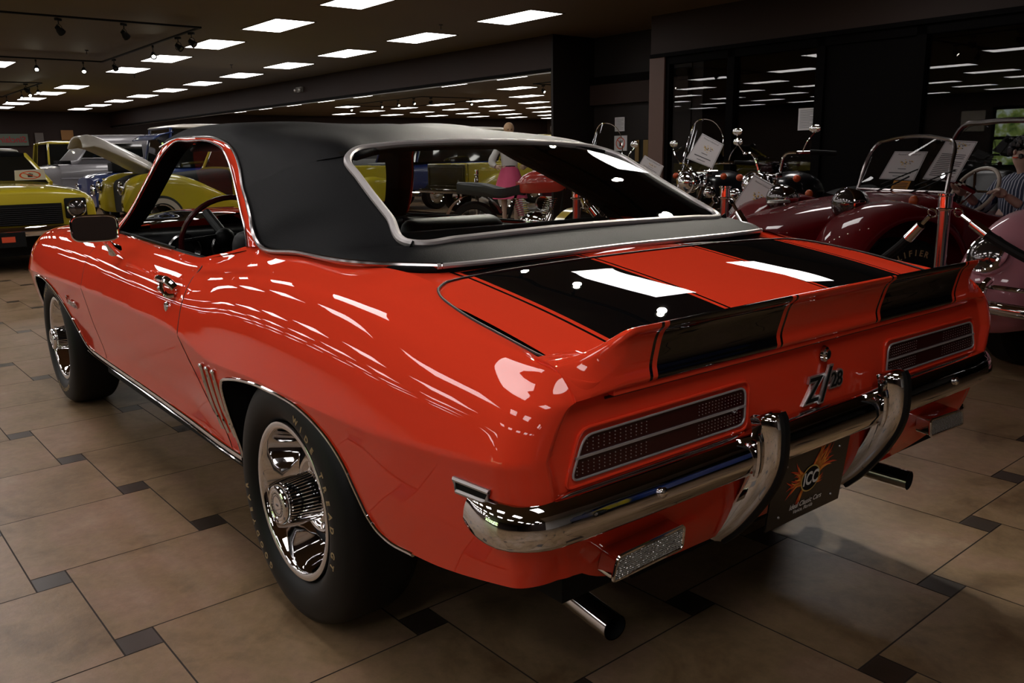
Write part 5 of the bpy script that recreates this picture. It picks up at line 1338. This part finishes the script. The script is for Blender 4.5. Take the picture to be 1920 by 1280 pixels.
# seats, wheel, roll bar
for y in (.26, -.28):
    g = G(); g.box((-.62, y, .78), (.16, .42, .50), 0, R=Matrix.Rotation(-.2, 3, 'Y'), bev=.06); g.box((-.38, y, .52), (.46, .44, .14), 0, bev=.05); g.build('seat', [BLKLEA], t)
g = G(); c = Vector((-.02, .20, .90)); ax = Matrix.Rotation(-.55, 3, 'Y'); g.tube([c + ax @ Vector((0, .185*math.cos(a), .185*math.sin(a))) for a in np.linspace(0, 2*PI, 36, endpoint=False)], .014, 8, closed=True)
for a in (0, 2.1, 4.2): g.tube([c, c + ax @ Vector((0, .18*math.cos(a), .18*math.sin(a)))], .009, 6, m=1)
g.tube([c, c + ax @ Vector((.3, 0, -.05))], .02, 8, m=1); g.build('steering_wheel', [mat('cream_rim', (.36, .30, .24), .4), CHROME], t)
g = G(); g.tube(spline([(-.50, -.50, .60), (-.46, -.50, 1.0), (-.45, -.48, 1.27), (-.45, -.40, 1.365), (-.45, -.2, 1.385), (-.45, .2, 1.385), (-.45, .40, 1.365), (-.45, .48, 1.27), (-.46, .50, 1.0), (-.50, .50, .60)], 70), .021, 10); g.build('roll_bar', [DCHROME], t)
# mannequin in the driver seat
def buggy(x, y, z=0): 
    a = PI/2-.40; return (2.825 + x*math.cos(a) - y*math.sin(a), -6.434 + x*math.sin(a) + y*math.cos(a), z)
STRIPE = mat('striped_cloth', (.02, .03, .07), .8); nt = STRIPE.node_tree; wv = nt.nodes.new('ShaderNodeTexWave'); wv.bands_direction = 'Y'; wv.inputs['Scale'].default_value = 11; wv.inputs['Distortion'].default_value = 1.2; wv.inputs['Detail Scale'].default_value = 1
cr_ = nt.nodes.new('ShaderNodeValToRGB'); cr_.color_ramp.interpolation = 'CONSTANT'; cr_.color_ramp.elements[0].color = (.014, .02, .05, 1); cr_.color_ramp.elements[1].position = .80; cr_.color_ramp.elements[1].color = (.34, .35, .40, 1)
tc_ = nt.nodes.new('ShaderNodeTexCoord'); nt.links.new(tc_.outputs['Object'], wv.inputs['Vector']); nt.links.new(wv.outputs['Fac'], cr_.inputs[0]); nt.links.new(cr_.outputs[0], nt.nodes['Principled BSDF'].inputs['Base Color'])
def skin_fig(name, verts, edges, radii, matl, parent, sub=2):
    me = bpy.data.meshes.new(name); me.from_pydata(verts, edges, []); o = bpy.data.objects.new(name, me); COL.objects.link(o); o.parent = parent
    me.materials.append(matl); sk = o.modifiers.new('s', 'SKIN'); sk.use_smooth_shade = True
    for k, r in enumerate(radii):
        me.skin_vertices[0].data[k].radius = (r, r) if not isinstance(r, tuple) else r
    me.skin_vertices[0].data[0].use_root = True
    ss = o.modifiers.new('u', 'SUBSURF'); ss.levels = sub; ss.render_levels = sub; return o
def hand(parent, wrist, d, side_, matl, nm='hand'):
    d = Vector(d).normalized(); s_ = Vector(side_).normalized(); n = d.cross(s_).normalized(); w_ = Vector(wrist); V = [w_, w_+d*.045, w_+d*.085]; E_ = [(0, 1), (1, 2)]; R = [(.020, .030), (.022, .040), (.016, .036)]
    for k, (o_, L_) in enumerate(((-.030, .060), (-.010, .075), (.010, .072), (.028, .055))):
        b0 = len(V); a = w_+d*.085+s_*o_; V += [a, a+d*L_*.5+n*.012, a+d*L_*.8+n*.035]; E_ += [(2, b0), (b0, b0+1), (b0+1, b0+2)]; R += [.0095, .0085, .007]
    b0 = len(V); V += [w_+d*.035-s_*.035, w_+d*.065-s_*.055+n*.015]; E_ += [(1, b0), (b0, b0+1)]; R += [.012, .009]
    return skin_fig(nm, [tuple(v) for v in V], E_, R, matl, parent, 1)
m_ = thing('mannequin', 'seated mannequin with dark curly hair and navy striped shirt behind the buggy steering wheel', 'mannequin', at(*buggy(-.40, .24)), RA+PI/2-.40)
V = [(0, 0, .60), (.0, 0, .72), (.0, 0, .86), (-.02, 0, .97), (-.02, 0, 1.03), (.0, 0, 1.09)]
skin_fig('body', [(0, 0, .58), (0, 0, .66), (-.02, 0, .80), (-.03, 0, .92), (-.02, 0, 1.0), (0, 0, 1.06), (.01, 0, 1.12), (.01, 0, 1.19), (.25, .10, .60), (.45, .11, .62), (.25, -.10, .60), (.45, -.11, .62), (.62, .11, .38), (.62, -.11, .38)],
    [(0, 1), (1, 2), (2, 3), (3, 4), (4, 5), (5, 6), (6, 7), (0, 8), (8, 9), (0, 10), (10, 11), (9, 12), (11, 13)], [.12, .11, .10, .10, .05, .05, .088, .07, .08, .065, .08, .065, .04, .04], FACE, m_)
g = G(); rows = []
for z, a, b_ in ((.60, .125, .165), (.70, .125, .165), (.80, .125, .18), (.90, .12, .20), (.965, .10, .205), (.995, .07, .15), (1.02, .05, .07)): rows.append([(-.02 + a*math.cos(q), b_*math.sin(q), z + .008*math.sin(5*q)) for q in np.linspace(0, 2*PI, 28, endpoint=False)])
g.grid(rows, 0, cv=True)
for s in (1, -1): g.tube(spline([(-.02, s*.16, .955), (.02, s*.22, .86), (.12, s*.235, .76), (.22, s*.20, .80)], 14), [.066, .066, .064, .062, .060, .058, .056, .055, .054, .052, .050, .049, .048, .047], 14)
g.build('striped_shirt', [STRIPE], m_, angle=70)
for s in (1, -1):
    skin_fig('forearm', [(.20, s*.20, .80), (.32, s*.17, .88)], [(0, 1)], [.036, .026], FACE, m_); hand(m_, (.32, s*.17, .88), (.9, 0, .3), (0, s*-1, 0), FACE)
g = G(); rg = random.Random(2)
for k in range(170):
    a = rg.uniform(0, 2*PI); ph = rg.uniform(-.35, 1.45); v = Vector((math.cos(a)*math.cos(ph), math.sin(a)*math.cos(ph), math.sin(ph)))
    if v.x > .86 and v.z < .35: continue
    c = Vector((0, 0, 1.17)) + v*.098; g.ball(c, rg.uniform(.014, .026), 6)
g.build('curly_hair', [mat('curly_hair_black', (.012, .011, .014), .35)], m_)
g = G(); g.ball((.095, 0, 1.165), (.016, .011, .020), 8, 0)
for s in (1, -1): g.ball((.085, s*.033, 1.185), (.010, .015, .009), 8, 1); g.ball((0.0, s*.093, 1.17), (.02, .010, .03), 8, 0)
g.box((.092, 0, 1.128), (.008, .04, .008), 2); g.build('face', [FACE, BLACK, FLAME2], m_)
card('display_card', [(3.135, -6.186, 1.184), (2.895, -6.186, 1.179), (2.978, -6.186, 0.975), (3.24, -6.186, 0.986)], 'white display card behind the left half of the buggy windshield')
card('display_card', [(2.755, -6.147, 1.256), (2.549, -6.147, 1.241), (2.673, -6.147, 0.969), (2.899, -6.147, 0.989)], 'tall white text sheet behind the right half of the buggy windshield', style=1)
card('orange_tag', [(3.114, -6.165, 0.975), (2.989, -6.165, 0.972), (3.015, -6.165, 0.907), (3.135, -6.165, 0.909)], 'small orange tag below the left card on the buggy windshield', 'tag', style=9)

# --- pink rounded car at the right edge
t = thing('compact_car', 'pink rounded car with large chrome headlight and tube bumper at the right edge', 'car', at(.887, -6.284), RA+PI/2-.22)
loft([(1.80, .26, .45, .56, .02), (1.72, .36, .42, .70, .05), (1.45, .44, .40, .84, .08), (1.0, .52, .38, .95, .08), (.72, .62, .36, 1.0, .04), (.3, .72, .34, 1.02, .0), (-.9, .74, .34, 1.02, 0), (-1.5, .60, .38, .95, .06), (-1.95, .35, .45, .6, .04)], 24).build('body_shell', [PINK], t)
greenhouse(t, .62, .30, -.80, -1.35, 1.02, 1.46, .64, .50, PINK)
for s in (1, -1):
    g = G(); P = []
    for a in np.linspace(-.25, 2.9, 30):
        P.append([(1.28 + (.47+dr)*1.12*math.cos(a), s*w_, .38+(.47+dr)*math.sin(a)*(.98)) for w_, dr in ((.36, -.10), (.45, -.01), (.53, .03), (.62, .045), (.70, .03), (.76, -.02), (.78, -.07))])
    g.grid(P); f_ = g.build('front_fender', [PINK], t, angle=60); sm_ = f_.modifiers.new('t', 'SOLIDIFY'); sm_.thickness = .015
    g = G(); P = []
    for a in np.linspace(.1, 3.3, 26): P.append([(-1.15 + (.44+dr)*1.12*math.cos(a), s*w_, .38+(.44+dr)*math.sin(a)) for w_, dr in ((.50, -.05), (.60, .03), (.70, .03), (.78, -.07))])
    g.grid(P); g.build('rear_fender', [PINK], t, angle=60)
    R = Matrix.Rotation(-.40, 4, 'Y'); g = G(); g.lathe([(.085, -.10), (.105, -.03), (.108, .0), (.100, .018), (.092, .02)], (0, 0, 0), 32, 0, 'x'); g.lathe([(.093, .018), (.07, .040), (.04, .052), (0, .056)], (0, 0, 0), 32, 1, 'x')
    g.xf(Matrix.Translation((1.80, s*.565, .665)) @ Matrix.Rotation(.12*s, 4, 'Z') @ R); g.build('headlight', [CHROME, LAMPG], t)
    g = G(); 
    for k in range(7): w__ = .028*math.sqrt(1-((k-3)/3.9)**2); g.box((1.83, s*.565+(k-3)*.011, .485), (.02, .005, w__*2), 0)
    g.lathe([(.046, -.01), (.046, .0)], (1.80, s*.565, .485), 24, 1, 'x', (1, .75)); g.lathe([(0, -.002), (.046, -.002)], (1.82, s*.565, .485), 24, 1, 'x', (1, .75)); g.build('horn_grille', [SATIN, BLACK], t)
    wheel_at(t, 1.25, s*.66, .32, .17); wheel_at(t, -1.15, s*.66, .32, .17)
    G().tube(spline([(1.74, s*.36, .50), (1.62, s*.43, .74), (1.3, s*.49, .87), (.9, s*.55, .97)], 20), .006, 6).build('hood_seam', [BLACK], t)
g = G(); g.tube(spline([(1.62, -.80, .43), (1.86, -.76, .43), (1.94, -.60, .43), (1.98, 0, .43), (1.94, .60, .43), (1.86, .76, .43), (1.62, .80, .43)], 50), .034, 12)
for s in (1, -1): g.tube(spline([(1.99, s*.42, .36), (2.02, s*.42, .44), (2.00, s*.42, .54), (1.97, s*.42, .56)], 14), .020, 10)
g.tube(spline([(1.95, -.62, .52), (1.98, -.42, .53), (1.99, 0, .53), (1.98, .42, .53), (1.95, .62, .52)], 30), .012, 8); g.build('front_bumper', [CHROME], t)
g = G(); g.tube([(1.66, 0, .80), (1.3, 0, .94), (.9, 0, 1.035)], .006, 6); g.build('hood_trim', [CHROME], t)

# --- mannequin in a pink skirt by the mirror
t = thing('mannequin', 'standing mannequin in white blouse and bright pink skirt before the wall mirror', 'mannequin', at(11.05, -9.0), RA+PI-.5)
skin_fig('body', [(0, 0, .95), (0, 0, 1.10), (0, 0, 1.28), (0, 0, 1.40), (0, 0, 1.46), (0, 0, 1.53), (.01, 0, 1.60), (0, .09, .90), (.01, .10, .50), (0, .10, .10), (.10, .10, .04), (0, -.09, .90), (.01, -.10, .50), (0, -.10, .10), (.10, -.10, .04)],
    [(0, 1), (1, 2), (2, 3), (3, 4), (4, 5), (5, 6), (0, 7), (7, 8), (8, 9), (9, 10), (0, 11), (11, 12), (12, 13), (13, 14)], [.13, .10, .11, .06, .045, .08, .075, .085, .052, .035, .03, .085, .052, .035, .03], FACE, t)
g = G(); rows = [[(a*math.cos(q), b_*math.sin(q), z) for q in np.linspace(0, 2*PI, 24, endpoint=False)] for z, a, b_ in ((1.02, .10, .13), (1.15, .105, .145), (1.30, .11, .17), (1.38, .09, .17), (1.42, .05, .09))]
g.grid(rows, 0, cv=True)
for s in (1, -1): g.tube(spline([(0, s*.15, 1.36), (.0, s*.24, 1.22), (.03, s*.30, 1.08), (.10, s*.25, 1.02)], 12), [.055]*6+[.06, .062, .06, .055, .045, .035], 12)
g.build('blouse', [mat('white_cloth', (.60, .57, .56), .8)], t, angle=70)
for s in (1, -1): hand(t, (.10, s*.25, 1.02), (.7, -s*.6, -.1), (0, 0, 1), FACE)
g = G(); rows = [[((a+.012*math.sin(9*q)*(1.05-z))*math.cos(q), (b_+.012*math.sin(9*q)*(1.05-z))*math.sin(q), z) for q in np.linspace(0, 2*PI, 54, endpoint=False)] for z, a, b_ in ((1.03, .095, .125), (.95, .13, .16), (.80, .19, .21), (.62, .25, .26), (.50, .28, .29))]
g.grid(rows, 0, cv=True); g.build('skirt', [mat('hot_pink_cloth', (.62, .07, .17), .7)], t, angle=70)
g = G(); g.lathe([(.105, 1.0), (.108, 1.02), (.105, 1.04)], (0, 0, 0), 24, 0, 'z', (.95, 1.22)); g.build('belt', [BLACK], t)
g = G(); g.ball((-.015, 0, 1.625), (.092, .088, .10), 16); g.build('hair', [mat('blonde_hair', (.42, .26, .14), .5)], t)
g = G(); g.ball((.082, 0, 1.59), (.012, .010, .018), 8, 0)
for s in (1, -1): g.ball((.074, s*.03, 1.61), (.008, .012, .007), 8, 1)
g.build('face', [FACE, BLACK], t)
# round notice on a post
t = thing('notice_stand', 'round pinkish notice on a post standing behind the bright red motorcycle', 'sign', at(9.35, -8.2), RA+PI-.65)
G().lathe([(0, .02), (.14, .018), (.15, 0)], (0, 0, 0), 28, 0, 'z').tube([(0, 0, .01), (0, 0, .95)], .012, 8).build('post', [STEEL], t)
G().lathe([(0, .01), (.145, .01), (.15, 0), (0, 0)], (.01, 0, 1.05), 8, 0, 'x').build('board', [mat('pinkish_board', (.40, .20, .20), .6)], t, angle=0)
g = G()
for k in range(5): g.box((.024, 0, 1.12-k*.034), (.003, .20-.02*abs(k-2), .010))
g.build('print', [FLAME2], t)
# --- blue flamed hot rod behind the camera: only the bumper mirrors it
t = thing('hot_rod', 'blue car with yellow flames, visible only as a reflection in the chrome rear bumper', 'car', at(-3.1, -4.2), RA+.25)
loft([(2.0, .45, .30, .72, .04), (1.6, .55, .28, .85, .06), (.8, .70, .28, .98, .05), (-.5, .80, .28, 1.0, .03), (-1.7, .78, .32, .95, .03), (-2.1, .6, .4, .8, .02)]).build('body_shell', [BLUE], t)
greenhouse(t, .55, .30, -.80, -1.2, 1.0, 1.35, .66, .52, BLUE)
g = G(); rg = random.Random(8)
for s in (1, -1):
    for k in range(7):
        z = .42+k*.065; L_ = rg.uniform(.9, 1.8); g.add([(1.75, s*.60, z-.03), (1.75-L_*.5, s*.78, z-.035), (1.75-L_, s*.835, z+.02), (1.75-L_*.5, s*.785, z+.005), (1.75, s*.60, z+.02)], [(0, 1, 2, 3, 4)])
g.build('flames', [YEL], t, angle=0)
for x in (1.3, -1.4):
    for y in (.70, -.70): wheel_at(t, x, y, .35, .22)
EXPO = -0.12
# ------------------------------------------------------------------ world and colour
w = bpy.data.worlds.new('world'); S.world = w; w.use_nodes = True; w.node_tree.nodes['Background'].inputs[0].default_value = (.0, .0, .0, 1); w.node_tree.nodes['Background'].inputs[1].default_value = 0
S.view_settings.view_transform = 'Standard'; S.view_settings.look = 'None'; S.view_settings.gamma = 1; S.view_settings.exposure = EXPO
S.view_settings.use_curve_mapping = False
S.cycles.max_bounces = 8; S.cycles.transparent_max_bounces = 16; S.cycles.glossy_bounces = 5; S.cycles.diffuse_bounces = 3; S.cycles.sample_clamp_indirect = 6; S.cycles.caustics_reflective = False
S.cycles.use_denoising = True
